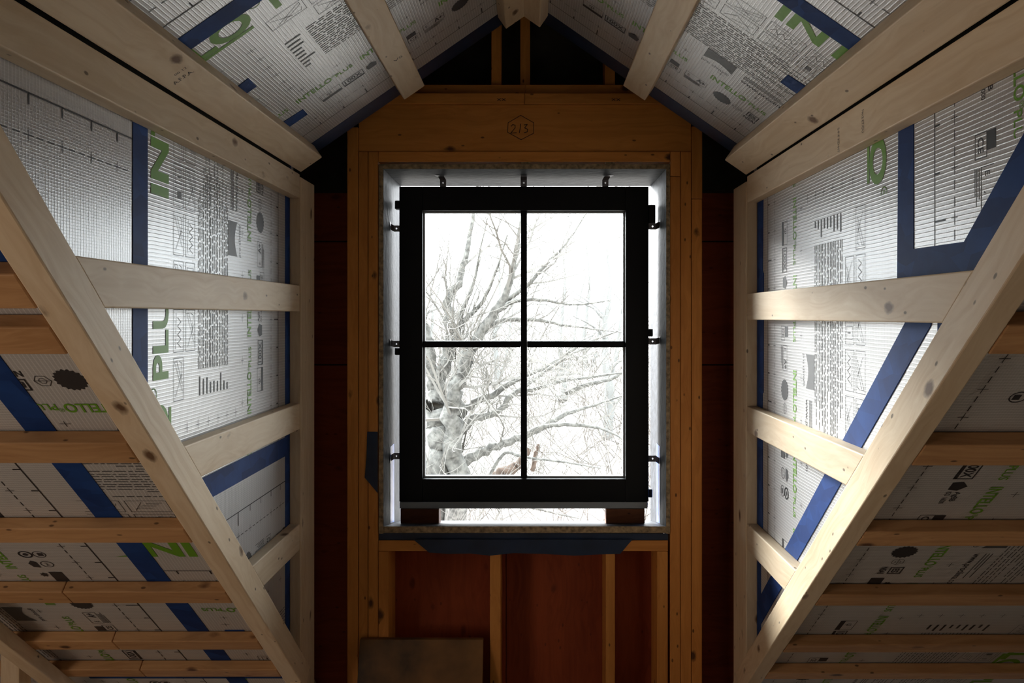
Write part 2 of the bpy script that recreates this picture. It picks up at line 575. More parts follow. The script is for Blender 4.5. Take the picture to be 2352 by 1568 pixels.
def pattern(u0, u1, bigphase=None, phase=0.0, big=True, small_u=0.0, seed=3):
    """the printed repeat of the membrane: everything between u0 and u1, rows by distance w from the sheet edge"""
    R = random.Random(seed)
    g, k, y = Ink(), Ink(), Ink()
    PER = 0.96
    # ruled line with ticks, dashed line with crosses
    for i in range(int((u1 - u0) / 0.03) + 1):
        k.rect(u0 + i * 0.03, min(u1, u0 + i * 0.03 + 0.03), 0.110, 0.1132)
    n = int((u1 - u0) / 0.09) + 1
    for i in range(n):
        u = u0 + i * 0.09
        k.rect(u - 0.002, u + 0.002, 0.111, 0.130 if i % 5 else 0.150)
        k.cross(u, 0.180, 0.013)
        k.rect(u + 0.022, u + 0.040, 0.1790, 0.1812)
        k.rect(u + 0.052, u + 0.070, 0.1790, 0.1812)
    i0 = int(math.floor((u0 - phase) / PER)) - 1
    i1 = int(math.ceil((u1 - phase) / PER)) + 1
    for i in range(i0, i1 + 1):
        b = phase + i * PER
        # row of test marks
        y0, y1 = 0.243, 0.307
        c = b + 0.07
        k.frame(c, c + 0.07, y0 + 0.01, y1 - 0.006, 0.0016); k.rect(c, c + 0.07, y0 + 0.01, y0 + 0.024)
        k.text('\u03c6', c + 0.022, y0 + 0.034, 0.018)
        c = b + 0.150
        k.frame(c, c + 0.072, y0 + 0.012, y1 - 0.012, 0.0028); k.text('100X', c + 0.006, y0 + 0.024, 0.022, 0.060, 0.02); k.rect(c, c + 0.072, y0 + 0.012, y0 + 0.019)
        c = b + 0.238
        k.poly([(c, y0 + 0.018), (c + 0.03, y0 + 0.018), (c + 0.034, y0 + 0.04), (c + 0.016, y0 + 0.056), (c - 0.004, y0 + 0.04)])
        k.text('AgBB', c + 0.040, y0 + 0.040, 0.013, 0.042, 0.01); k.text('ISO 16000', c + 0.040, y0 + 0.020, 0.012, 0.052, 0.008)
        c = b + 0.385
        k.rect(c, c + 0.032, y0 + 0.036, y1 - 0.002); k.frame(c, c + 0.042, y0 + 0.002, y0 + 0.036, 0.0016); k.text('CE', c + 0.007, y0 + 0.010, 0.017, 0.027, 0.012)
        c = b + 0.443
        k.frame(c, c + 0.075, y0 + 0.020, y1 - 0.008, 0.0016); k.text('A+', c + 0.040, y0 + 0.029, 0.022, 0.030, 0.03); k.text('E', c + 0.008, y0 + 0.031, 0.014)
        for q in range(4): y.rect(c, c + 0.075 * R.uniform(0.6, 1), y0 + q * 0.0045, y0 + 0.002 + q * 0.0045)
        c = b + 0.577
        k.disc(c, y0 + 0.033, 0.033, 18, 0.14)
        c = b + 0.632
        k.ring(c, y0 + 0.036, 0.017, 0.0014, 6); k.ring(c, y0 + 0.036, 0.008, 0.0012, 6); k.line([(c - 0.017, y0 + 0.036), (c + 0.017, y0 + 0.036)], 0.0012)
        c = b + 0.662
        k.text('NSAI', c, y0 + 0.006, 0.017, 0.042, 0.02); k.frame(c + 0.004, c + 0.040, y0 + 0.032, y1, 0.0035); k.text('ES', c + 0.010, y0 + 0.039, 0.017, 0.024, 0.03)
        c = b + 0.730
        k.rect(c, c + 0.055, y0 + 0.0, y0 + 0.036); k.disc(c + 0.038, y0 + 0.053, 0.013, 7, 0.4)
        c = b + 0.830
        k.ring(c, y0 + 0.018, 0.016, 0.0022); k.text('PHI', c - 0.009, y0 + 0.013, 0.009, 0.018); k.poly([(c - 0.02, y0 + 0.042), (c + 0.012, y0 + 0.042), (c + 0.02, y0 + 0.054), (c + 0.004, y0 + 0.066), (c - 0.016, y0 + 0.060)])
        for c in (b + 0.885,):
            k.ring(c, y0 + 0.050, 0.016, 0.0045); k.disc(c, y0 + 0.050, 0.007, 10); k.ring(c, y0 + 0.014, 0.016, 0.0022); k.rect(c - 0.008, c + 0.008, y0 + 0.004, y0 + 0.018)
        # small green name
        for j in range(4):
            c = b + (0.012, 0.236, 0.512, 0.745)[j] + small_u
            e = g.text('INTELLO', c, 0.352, 0.028, 0.122, 0.022)
            g.text('\u00ae', e + 0.002, 0.366, 0.012); g.text('PLUS', e + 0.014, 0.352, 0.021, 0.058, 0.01)
        # crosses
        for j in range(8):
            k.cross(b + j * 0.12 + 0.05, 0.42, 0.012, 0.0014)
        for wv in (0.47, 0.53, 0.59, 0.65, 0.71, 0.77):
            for j in range(1):
                k.cross(b + 0.90 + 0.0 * j, wv, 0.013, 0.0014)
                k.cross(b + 0.03 + 0.0 * j, wv, 0.013, 0.0014)
        # maker's sign and address
        c = b + 0.46
        cv = [(c + 0.095 * q / 8, 0.458 + 0.018 * math.sin(math.pi * q / 8)) for q in range(9)]
        y.poly(cv + [(c + 0.095, 0.520), (c, 0.520)])
        k.text('pro clima\u00ae', c, 0.434, 0.014, 0.09)
        k.text('www.proclima.com', c + 0.125, 0.456, 0.019, 0.20, 0.006)
        for q in range(3): y.rect(c + 0.125, c + 0.125 + R.uniform(0.09, 0.16), 0.484 + q * 0.008, 0.4868 + q * 0.008)
        # body text: bold heads and word-broken lines
        for q in range(9):
            wv = 0.525 + q * 0.0215
            hd = R.uniform(0.018, 0.05)
            k.rect(b + 0.10, b + 0.10 + hd, wv, wv + 0.0065)
            for half in (0, 0.0095):
                u = b + 0.165
                end = b + 0.165 + R.uniform(0.38, 0.66)
                while u < end:
                    l = R.uniform(0.008, 0.035)
                    y.rect(u, u + l, wv + half, wv + half + 0.0028)
                    u += l + 0.005
        # pictogram boxes, two rows
        for row in range(2):
            w0 = 0.728 + row * 0.062
            for j in range(7):
                c = b + 0.10 + j * 0.112
                if j == 0 and row == 0:
                    continue
                k2 = y
                k2.frame(c, c + 0.098, w0, w0 + 0.050, 0.0016)
                t = R.randrange(5)
                if t == 0:
                    k2.line([(c + 0.01, w0 + 0.01), (c + 0.04, w0 + 0.038), (c + 0.085, w0 + 0.012)], 0.0014); k2.line([(c + 0.03, w0 + 0.008), (c + 0.09, w0 + 0.03)], 0.0012)
                elif t == 1:
                    k2.line([(c + 0.02, w0 + 0.006), (c + 0.09, w0 + 0.044), (c + 0.09, w0 + 0.032), (c + 0.036, w0 + 0.006)], 0.0013); k2.line([(c + 0.05, w0 + 0.012), (c + 0.085, w0 + 0.008), (c + 0.09, w0 + 0.02)], 0.0012); k2.line([(c + 0.01, w0 + 0.04), (c + 0.06, w0 + 0.008)], 0.0012)
                elif t == 2:
                    k2.frame(c + 0.012, c + 0.045, w0 + 0.008, w0 + 0.042, 0.0013); k2.rect(c + 0.02, c + 0.036, w0 + 0.012, w0 + 0.03); k2.frame(c + 0.055, c + 0.086, w0 + 0.008, w0 + 0.042, 0.0013); k2.rect(c + 0.068, c + 0.073, w0 + 0.014, w0 + 0.03)
                elif t == 3:
                    k2.line([(c + 0.01 + 0.01 * q, w0 + 0.012 + 0.018 * (q % 2)) for q in range(8)], 0.0013); k2.line([(c + 0.008, w0 + 0.04), (c + 0.09, w0 + 0.036)], 0.0013)
                else:
                    for q in range(4): k2.line([(c + 0.012 + q * 0.01, w0 + 0.01 + q * 0.008), (c + 0.05 + q * 0.011, w0 + 0.012 + q * 0.008)], 0.0013)
                    k2.line([(c + 0.06, w0 + 0.006), (c + 0.085, w0 + 0.044)], 0.0016)
        # large green name
        if big:
            b += ((bigphase - phase) if bigphase is not None else 0.0)
            e = g.text('INTELLO', b, 0.868, 0.076, 0.50, 0.036)
            g.rect(b + 0.345, b + 0.49, 0.852, 0.8635)
            g.ring(e + 0.024, 0.935, 0.014, 0.0025); g.text('R', e + 0.018, 0.929, 0.012)
            g.text('PLUS', e + 0.055, 0.868, 0.068, 0.24, 0.026)
    return g, k, y

def print_on(sh, pat, keep):
    g, k, y = pat
    put(g, sh, M['green'], 'green_lettering', keep, 0.0009)
    put(k, sh, M['black'], 'black_lettering', keep, 0.0008)
    put(y, sh, M['grey'], 'grey_lettering', keep, 0.0007)

# ================================================================ STRUCTURE
YW = 2.815                    # room side of the gable framing
YS = 2.955                    # sheathing plane
YE = 2.610                    # where the dormer lining ends
XL, XR = -0.780, 0.722        # room faces of cheek strapping
XLM, XRM = -0.820, 0.762      # cheek membranes
mL, bL, aL = 0.955, 1.366, 1.262      # left slope: z = b - m*y (back edge, face of strapping)
mR, bR, aR = 0.905, 1.222, 1.117
aLm = aL + 0.034 * math.sqrt(1 + mL * mL)
aRm = aR + 0.034 * math.sqrt(1 + mR * mR)

# floor and the rest of the attic shell behind the camera
fl = box('floor', M['floor'], -4.2, 4.2, -3.7, YS + 0.05, -H - 0.05, -H, 'x', None, 0)
tag(fl, 'plywood subfloor of the attic, below the frame', 'floor', kind='structure')
shell = [
    ('wall_rear', [(-4.2, -3.6, -H), (4.2, -3.6, -H), (4.2, -3.6, -0.2), (-4.2, -3.6, -0.2)], (0, -1, 0), 'low rear wall of the attic behind the camera'),
    ('roof_rear', [(-4.2, -3.6, -0.2), (4.2, -3.6, -0.2), (4.2, -0.9, 2.45), (-4.2, -0.9, 2.45)], (0, -0.7, 0.7), 'rear roof slope of the attic behind the camera'),
]
for nm, pts, n, lab in shell:
    tag(slab(nm, M['deck'], pts, n, 0.04), lab, 'roof' if 'roof' in nm else 'wall', kind='structure')
for nm, x, n in (('wall_end_left', -2.6, (-1, 0, 0)), ('wall_end_right', 4.1, (1, 0, 0))):
    tag(slab(nm, M['deck'], [(x, -3.7, -H), (x, 3.3, -H), (x, 3.3, 2.6), (x, -3.7, 2.6)], n, 0.04),
        'attic end wall far to the %s, outside the frame' % nm.split('_')[-1], 'wall', kind='structure')

# dormer planes ------------------------------------------------------------
cR, sR = math.cos(math.atan(0.69)), math.sin(math.atan(0.69))
EL, ER = (XLM, YE, 0.525), (XRM, YE, 0.515)
UL0 = 0.525
LS = (-0.027 - XLM) / cR
UR0 = UL0 + LS
RS = (XRM + 0.027) / cR
UC0 = UR0 + RS

sh_cl = Sheet((XLM, YE, 0), (0, 0, 1), (0, -1, 0))
sh_sl = Sheet((EL[0] - UL0 * cR, YE, EL[2] - UL0 * sR), (cR, 0, sR), (0, -1, 0))
ridge = sh_sl.pt(UR0, 0)
sh_sr = Sheet((ridge[0] - UR0 * cR, YE, ridge[2] + UR0 * sR), (cR, 0, -sR), (0, -1, 0))
eR = sh_sr.pt(UC0, 0)
sh_cr = Sheet((XRM, YE, eR[2] + UC0), (0, 0, -1), (0, -1, 0))

wall_left = empty('wall_left', (XLM, YE, -H), 'left dormer cheek lined with printed silver membrane and pale spruce battens', 'wall', 'structure')
wall_right = empty('wall_right', (XRM, YE, -H), 'right dormer cheek lined with printed silver membrane, brightly lit at its foot', 'wall', 'structure')
ceil_left = empty('ceiling_left', (-0.4, YE, 0.8), 'left slope of the dormer ceiling under printed silver membrane', 'ceiling', 'structure')
ceil_right = empty('ceiling_right', (0.4, YE, 0.8), 'right slope of the dormer ceiling under printed silver membrane', 'ceiling', 'structure')
wall_back = empty('wall_back', (0, YW, -H), 'dark orange framed gable wall around the window', 'wall', 'structure')
roof_left = empty('roof_left', (-1.2, 2.0, -0.6), 'left main roof slope with horizontal spruce strapping over printed membrane', 'roof', 'structure')
roof_right = empty('roof_right', (1.2, 2.0, -0.6), 'right main roof slope with horizontal spruce strapping, in deep shade', 'roof', 'structure')

def yd(z, b, m):
    return (b - z) / m

# left cheek: membranes (main sheet, the horizontal sheet nearer the eye, the sheet at the foot)
wl = lambda z: YE - yd(z, bL - 0.05, mL)
membrane(sh_cl, [(0.56, -0.05), (0.56, 1.0), (-0.20, 1.0), (-0.45, wl(-0.45)), (-0.45, -0.05)], wall_left)
print_on(sh_cl, pattern(-0.46, 0.7, bigphase=0.265, phase=0.665),
         lambda u, w: u < 0.46 and u > -0.44 and 0.02 < w < 0.98 and (YE - w) > yd(u, bL - 0.06, mL))
sh_cl2 = Sheet((XLM, 1.62, 0.475), (0, -1, 0), (0, 0, -1))
membrane(sh_cl2, [(0.0, -0.1), (1.62 - yd(0.575, bL - 0.05, mL), -0.1), (0.0, 0.475 - bL + 0.05 + mL * 1.62)], wall_left)
print_on(sh_cl2, pattern(0, 1.2, phase=0.1, big=False, seed=5),
         lambda u, w: (1.62 - u) > yd(0.475 - w, bL - 0.06, mL) and 0.035 < u < 1.2 and w < 0.2)
sh_cl3 = Sheet((XLM, YE, -0.435), (0, -1, 0), (0, 0, -1))
membrane(sh_cl3, [(-0.05, 0.0), (wl(-0.435), 0.0), (0.0, -0.435 - bL + 0.05 + mL * YE), (-0.05, -0.435 - bL + 0.05 + mL * (YE + 0.05))], wall_left)
print_on(sh_cl3, pattern(0.0, 1.0, phase=-0.2, small_u=0.12, big=False, seed=9),
         lambda u, w: (YE - u) > yd(-0.435 - w, bL - 0.05, mL) and u > 0.03)
# tape on the left cheek
tape(wall_left, sh_cl, [(0.50, 0.961), (0.50, 1.022), (bL - 0.04 - mL * (YE - 1.022), 1.022), (bL - 0.04 - mL * (YE - 0.961), 0.961)], 0.0016)
tape(wall_left, sh_cl, [(0.55, 0.040), (-1.15, 0.040), (-1.15, -0.02), (0.55, -0.02)], 0.0014)
tape(wall_left, sh_cl, [(-0.402, 0.02), (-0.402, wl(-0.402) - 0.01), (-0.463, wl(-0.463) - 0.01), (-0.464, 0.02)], 0.0018)
dl = [(YE - yd(z, bL + 0.055, mL), z) for z in (-0.5, -1.2)]
dl2 = [(YE - yd(z, bL - 0.06, mL), z) for z in (-0.5, -1.2)]
tape(wall_left, sh_cl, [(dl[0][1], dl[0][0]), (dl2[0][1], dl2[0][0]), (dl2[1][1], dl2[1][0]), (dl[1][1], dl[1][0])], 0.0020)

# right cheek
def keep_r(u, w):
    z = eR[2] + UC0 - u
    return u > UC0 + 0.06 and 0.02 < w < 1.0 and (YE - w) > yd(z, bR + 0.16, mR) and not (w > 0.85 and 0.0 < z < 0.262)
zu = lambda z: eR[2] + UC0 - z
wrr = lambda z: YE - yd(z, bR - 0.04, mR)
membrane(sh_cr, [(UC0 - 0.04, -0.05), (zu(bR - 0.04 - mR * (YE + 0.05)), -0.05), (UC0 - 0.04, wrr(eR[2] + 0.04))], wall_right)
print_on(sh_cr, pattern(UC0 - 0.1, UC0 + 1.9, bigphase=0.265, phase=0.70), keep_r)
sh_cr2 = Sheet((XRM, 1.575, eR[2] + UC0), (0, 0, -1), (0, -1, 0))
sh_cr2.obj = sh_cr.obj
sh_cr2.obj = link('membrane', bpy.data.meshes.new('membrane'), M['foil'], wall_right, sh_cr2.m)
sh_cr2.obj.data.from_pydata([(UC0 - 0.04, 0, 0.0004), (zu(bR - 0.04 - mR * 1.575), 0, 0.0004), (UC0 - 0.04, 1.575 - yd(eR[2] + 0.04, bR - 0.04, mR), 0.0004)], [], [(0, 1, 2)])
print_on(sh_cr2, pattern(UC0 - 0.1, UC0 + 0.7, phase=0.36, small_u=0.0, seed=12),
         lambda u, w: u > UC0 + 0.06 and 0.02 < w < 0.9 and (1.575 - w) > yd(eR[2] + UC0 - u, bR + 0.16, mR))
ur = lambda z: eR[2] + UC0 - z
wr = lambda y: YE - y
tape(wall_right, sh_cr, [(ur(0.50), wr(1.605)), (ur(0.50), wr(1.543)), (ur(0.10), wr(1.543)), (ur(0.055), wr(1.555)), (ur(0.055), wr(1.612))], 0.0020)
tape(wall_right, sh_cr, [(ur(0.135), wr(1.60)), (ur(0.131), wr(1.36)), (ur(0.06), wr(1.40)), (ur(0.06), wr(1.60))], 0.0024)
zt = lambda y, o: -0.9166 * (y - 1.581) - 0.016 + o
def dtape(y0, y1, o0, o1, h):
    tape(wall_right, sh_cr, [(ur(zt(y0, o0)), wr(y0)), (ur(zt(y0, o1)), wr(y0)), (ur(zt(y1, o1)), wr(y1)), (ur(zt(y1, o0)), wr(y1))], h)
dtape(0.95, 1.45, -0.145, -0.055, 0.0028)
dtape(1.475, 2.62, -0.098, 0.0, 0.0022)
tape(wall_right, sh_cr, [(ur(0.50), wr(2.61)), (ur(0.50), wr(2.545)), (ur(0.15), wr(2.553)), (ur(0.14), wr(2.542)), (ur(-0.25), wr(2.545)), (ur(-0.255), wr(2.556)), (ur(-0.70), wr(2.552)), (ur(-0.71), wr(2.54)), (ur(-0.80), wr(2.54)), (ur(-0.805), wr(2.575)), (ur(-1.15), wr(2.575)), (ur(-1.15), wr(2.63))], 0.0016)

# dark strip painting in the shade of the gap under each eave
tape(wall_left, sh_cl, [(0.56, 0.0), (0.56, 1.75), (0.445, 1.65), (0.445, 0.0)], 0.003, 'eave_gap_shade', M['dark'])
tape(wall_right, sh_cr, [(UC0 - 0.02, 0.0), (UC0 - 0.02, 1.78), (ur(0.44), 1.70), (ur(0.44), 0.0)], 0.004, 'eave_gap_shade', M['dark'])

# dormer ceiling
membrane(sh_sl, [(UL0 - 0.03, 0.0), (UR0, 0.0), (UR0, 2.36), (UL0 - 0.03, 1.80)], ceil_left)
membrane(sh_sr, [(UR0, 0.0), (UC0 + 0.03, 0.0), (UC0 + 0.03, 1.80), (UR0, 2.36)], ceil_right)
pat_c = pattern(UL0 - 0.1, UC0 + 0.1, bigphase=0.265, phase=0.68)
print_on(sh_sl, pat_c, lambda u, w: UL0 < u < UR0 - 0.02 and w < 0.95)
print_on(sh_sr, pat_c, lambda u, w: UR0 + 0.02 < u < UC0 and w < 0.95)
class Shift:
    pass
def shifted(pat, dw):
    out = []
    for ink in pat:
        n = Ink()
        n.v = [(a, b + dw) for a, b in ink.v]
        n.f = ink.f
        out.append(n)
    return out
pat_c2 = shifted(pattern(UL0 - 0.1, UC0 + 0.1, phase=0.70, seed=21), 0.945)
print_on(sh_sl, pat_c2, lambda u, w: UL0 < u < UR0 - 0.02 and 0.99 < w < 1.75)
print_on(sh_sr, pat_c2, lambda u, w: UR0 + 0.02 < u < UC0 and 0.99 < w < 1.75)
tape(ceil_left, sh_sl, [(UL0, 0.930), (UR0, 0.930), (UR0, 0.992), (UL0, 0.992)])
tape(ceil_right, sh_sr, [(UR0, 0.930), (UC0, 0.930), (UC0, 0.992), (UR0, 0.992)])
tape(ceil_left, sh_sl, [(UL0 - 0.02, -0.09), (UR0, -0.09), (UR0, 0.018), (UL0 - 0.02, 0.012)], 0.0012, mat=M['flap'])
tape(ceil_right, sh_sr, [(UR0, -0.09), (UC0 + 0.02, -0.09), (UC0 + 0.02, 0.012), (UR0, 0.018)], 0.0012, mat=M['flap'])
# small offcuts of tape at the eaves
tape(ceil_left, sh_sl, [(0.61, 0.60), (0.652, 0.60), (0.655, 0.665), (0.61, 0.66)], 0.0015)
tape(ceil_left, sh_sl, [(0.61, 0.245), (0.688, 0.245), (0.69, 0.298), (0.61, 0.305)], 0.0015)
tape(ceil_right, sh_sr, [(2.305, 0.60), (2.37, 0.60), (2.37, 0.665), (2.305, 0.66)], 0.0015)
for sh, par, us in ((sh_sl, ceil_left, ((0.5335, 0.6225), (0.962, 1.046), (1.379, 1.460))), (sh_sr, ceil_right, ((2.356, 2.4455), (1.930, 2.020), (1.508, 1.589)))):
    for i, (a, b) in enumerate(us):
        lim = 1.72 if i == 0 else (2.0 if i == 1 else 2.25)
        st = strap(par, sh, a, b, -0.012 + 0.006 * i, lim, 0.062 if (i == 0 and sh is sh_sr) else 0.052)
        if i == 0 and sh is sh_sl:
            eave_left = st
        if i == 1 and sh is sh_sl:
            mid_left = st
        st['label'] = ['pale eave batten along the foot of the slope', 'pale batten halfway up the slope', 'pale batten beside the ridge'][i]

# grade stamps on the timbers
def stamp(sh, h, par_obj, body, u, w, hh, ln):
    k = Ink()
    k.text(body, u, w, hh, ln)
    me = bpy.data.meshes.new('grade_stamp')
    pm_ = WM[par_obj.name].inverted() @ sh.m
    me.from_pydata([tuple(pm_ @ Vector((a_, b_, h))) for a_, b_ in k.v], [], k.f)
    me.materials.append(M['ink'])
    o_ = bpy.data.objects.new('grade_stamp', me)
    COL.objects.link(o_)
    o_.parent = par_obj
    o_['kind'] = 'stuff'
stamp(sh_sl, 0.0526, eave_left, 'A.F.P.A.', 0.552, 0.945, 0.014, 0.05)
stamp(sh_sl, 0.0526, eave_left, '00 12', 0.570, 0.975, 0.008, 0.03)
stamp(sh_sl, 0.0526, mid_left, 'VS', 0.992, 0.33, 0.016, 0.03)

# roof deck outside the lining closes the dormer against daylight
for sh, ua, ub, nm in ((sh_sl, UL0 - 0.1, UR0, 'left'), (sh_sr, UR0, UC0 + 0.1, 'right')):
    e0, e1 = (0.0, 0.09) if nm == 'left' else (0.09, 0.0)
    pts = [sh.pt(ua - e0, -0.80, -0.10), sh.pt(ub + e1, -0.80, -0.10), sh.pt(ub + e1, 2.6, -0.10), sh.pt(ua - e0, 2.0, -0.10)]
    slab('roof_deck', M['dark'], pts, -sh.n, 0.03, ceil_left if nm == 'left' else ceil_right)
slab('cheek_sheathing', M['dark'], [(-0.90, yd(-1.7, bL + 0.03, mL), -1.7), (-0.90, 3.4, -1.7), (-0.90, 3.4, 0.62), (-0.90, yd(0.62, bL + 0.03, mL), 0.62)], (-1, 0, 0), 0.03, wall_left)
slab('cheek_sheathing', M['dark'], [(0.84, yd(-1.7, bR + 0.03, mR), -1.7), (0.84, 3.4, -1.7), (0.84, 3.4, 0.62), (0.84, yd(0.62, bR + 0.03, mR), 0.62)], (1, 0, 0), 0.03, wall_right)

# cheek battens, corner posts, top battens
for side, par, X, XM, b, m, tops in ((-1, wall_left, XL, XLM, bL, mL, (0.104, -0.293, -0.700)), (1, wall_right, XR, XRM, bR, mR, (0.076, -0.303, -0.699))):
    x0, x1 = X - side * -0.003, XM - side * 0.001
    hgt = 0.088
    for zt_ in tops:
        q0 = [(x0, YE + 0.001, zt_ - hgt), (x1, YE + 0.001, zt_ - hgt), (x1, YE + 0.001, zt_), (x0, YE + 0.001, zt_)]
        e = 0.004
        q1 = [(x0, yd(zt_ - hgt, b, m) + e, zt_ - hgt), (x1, yd(zt_ - hgt, b, m) + e, zt_ - hgt), (x1, yd(zt_, b, m) + e, zt_), (x0, yd(zt_, b, m) + e, zt_)]
        board('batten', M['spf'], q0, q1, par)
    # top batten under the eave
    zt_, zb = (0.479, 0.398) if side < 0 else (0.472, 0.382)
    q0 = [(x0, YE + 0.001, zb), (x1, YE + 0.001, zb), (x1, YE + 0.001, zt_), (x0, YE + 0.001, zt_)]
    q1 = [(x0, 0.80, zb), (x1, 0.80, zb), (x1, 0.80, zt_), (x0, 0.80, zt_)]
    tb = board('batten', M['spf'], q0, q1, par)
    tb['label'] = 'long top batten under the eave'
    if side > 0:
        stamp(sh_cr, 0.0378, tb, 'S-P-F KD-HT', ur(0.445), wr(1.835), 0.011, 0.058)
        stamp(sh_cr, 0.0378, tb, 'No.2 ET/OU', ur(0.452), wr(1.70), 0.010, 0.05)
    po = box('post', M['spf'], min(X, XM - side * 0.001), max(X, XM - side * 0.001), YE + 0.003, 2.775, -H, 0.470 if side < 0 else 0.455, 'z', par)
    po['label'] = 'upright spruce post at the corner to the gable wall'

# diagonal edge members of the main roof
def diagonal(par, x0, x1, b, a, m, y0, y1, name='rafter', zfloor=None):
    d = 1.0 / math.sqrt(1 + m * m)
    nx = Vector((0, -m * d, -d))           # into the room, square to the slope
    dep = (b - a) * d
    def q(y):
        A = Vector((0, y, b - m * y))
        B = A + nx * dep
        return [(x0, A.y, A.z), (x1, A.y, A.z), (x1, B.y, B.z), (x0, B.y, B.z)]
    return board(name, M['spf'], q(y0), q(y1), par)
r = diagonal(roof_left, XL - 0.055, XL + 0.001, bL, aL, mL, 0.70, 2.72)
r['label'] = 'pale diagonal edge timber where the cheek meets the slope'
r = diagonal(roof_right, XR - 0.001, XR + 0.046, bR, aR, mR, 0.60, 2.74)
r['label'] = 'pale diagonal edge timber, window light on its inner face'

# main slopes ----------------------------------------------------------------
def slope_frame(side, m, a):
    d = 1.0 / math.sqrt(1 + m * m)
    return Vector((0, d, -m * d))           # down the slope
dnL, dnR = slope_frame(-1, mL, aLm), slope_frame(1, mR, aRm)
XT = -1.03                                   # seam tape on the left slope
# left slope, sheet between seam and dormer: reads towards -x, top of letters down the slope
y0 = 1.300
sh_ml = Sheet((XL - 0.01, y0, aLm - mL * y0), (-1, 0, 0), dnL)
membrane(sh_ml, [(0.005, -1.0), (0.25, -1.0), (0.25, 2.6), (0.005, 2.6)], roof_left)
p = pattern(-0.1, 0.3, phase=-0.473, small_u=0.27, big=False, seed=31)
p[0].text('INTELLO', 0.085, 0.925, 0.082, 0.52, 0.036)
keepm = lambda u, w: 0.045 < u < 0.245
print_on(sh_ml, p, keepm)
print_on(sh_ml, shifted(pattern(-0.1, 0.3, phase=0.2, seed=33), 0.98), keepm)
# left slope, sheet beyond the seam: reads up the slope
sh_ml2 = Sheet((XT, 2.9, aLm - mL * 2.9), -dnL, (-1, 0, 0))
membrane(sh_ml2, [(-0.4, 0.0), (5.2, 0.0), (5.2, 2.0), (-0.4, 2.0)], roof_left)
print_on(sh_ml2, pattern(0.0, 2.6, phase=0.33, small_u=0.06, seed=35), lambda u, w: w > 0.035)
tape(roof_left, sh_ml2, [(-0.3, -0.035), (3.2, -0.035), (3.2, 0.03), (-0.3, 0.03)], 0.0016)
tape(roof_left, sh_ml2, [(2.42, 0.03), (2.42, 1.0), (2.60, 1.0), (2.60, 0.03)], 0.0016)
sh_t = sh_ml
tape(roof_left, sh_ml, [(0.02, -0.40), (0.25, -0.40), (0.25, -0.03), (0.02, -0.03)], 0.0016)
tape(roof_left, sh_ml2, [(0.62, -0.145), (0.72, -0.145), (0.72, -0.085), (0.62, -0.085)], 0.0016)
tape(roof_left, sh_ml2, [(0.30, -0.2), (0.41, -0.2), (0.41, 0.5), (0.30, 0.5)], 0.0016)
# right slope: reads down the slope, tops towards +x
y0 = 0.9
sh_mr = Sheet((0.655, y0, aRm - mR * y0), dnR, (1, 0, 0))
membrane(sh_mr, [(-2.3, 0.095), (3.2, 0.095), (3.2, 3.5), (-2.3, 3.5)], roof_right)
print_on(sh_mr, pattern(0.0, 2.9, phase=-0.14, small_u=0.02, seed=41), lambda u, w: w > 0.14)
print_on(sh_mr, shifted(pattern(0.0, 2.9, phase=0.3, seed=43), 0.98), lambda u, w: w > 0.98)
# strapping across the slopes
def cross_batten(par, m, a, am, y, ln, x0, x1):
    d = 1.0 / math.sqrt(1 + m * m)
    dn = Vector((0, d, -m * d))
    nn = Vector((0, -m * d, -d))
    A = Vector((0, y, a - m * y))
    B = A + dn * ln
    t = (am - a) * d - 0.0015
    q = lambda x: [(x, A.y, A.z), (x, B.y, B.z), (x, (B - nn * t).y, (B - nn * t).z), (x, (A - nn * t).y, (A - nn * t).z)]
    return board('batten', M['warm'], q(x0), q(x1), par)
xe = XL - 0.056
for y, ln, splits in ((1.251, 0.080, ()), (1.342, 0.072, ()), (1.596, 0.075, ()), (1.856, 0.070, ()), (2.109, 0.072, (-1.28,)), (2.360, 0.066, (-1.28,)), (2.535, 0.062, (-1.285,)), (2.75, 0.066, ())):
    xs = [xe] + list(splits) + [-2.6]
    for i in range(len(xs) - 1):
        cross_batten(roof_left, mL, aL, aLm, y, ln, xs[i] - (0.0015 if i else 0), xs[i + 1])
xe = XR + 0.047
for y, ln, splits in ((1.130, 0.08, ()), (1.251, 0.074, ()), (1.5135, 0.076, ()), (1.784, 0.072, ()), (2.051, 0.072, ()), (2.325, 0.066, ()), (2.515, 0.062, ()), (2.74, 0.066, ())):
    xs = [xe] + list(splits) + [2.6]
    for i in range(len(xs) - 1):
        cross_batten(roof_right, mR, aR, aRm, y, ln, xs[i], xs[i + 1])
# second diagonal further left (edge of the neighbouring opening) and its stud
r = diagonal(roof_left, -1.60, -1.545, aL + 0.002, aL - 0.055, mL, 1.95, 3.0)
r['label'] = 'shaded diagonal timber at the lower left corner'
box('stud', M['spf'], -1.69, -1.63, 2.46, 2.52, -H, -0.98, 'z', roof_left)
# deck behind the main slopes, and the slope above the dormer opening
def deck(par, x0, x1, m, a, yt, yb):
    slab('roof_deck', M['deck'], [(x0, yt, a - m * yt), (x1, yt, a - m * yt), (x1, yb, a - m * yb), (x0, yb, a - m * yb)], (0, m, 1), 0.03, par)
deck(roof_left, -4.2, XL - 0.03, mL, aLm + 0.05, -1.2, 3.5)
deck(roof_right, XR + 0.03, 4.2, mR, aRm + 0.05, -1.4, 3.5)
up = slab('roof_deck', M['deck'], [(-0.85, 0.95, 0.50), (-0.03, 0.33, 1.09), (0.80, 0.80, 0.50), (0.80, -1.35, 2.43), (-0.85, -1.2, 2.46)], (0, 0.7, 0.7), 0.03, roof_left)

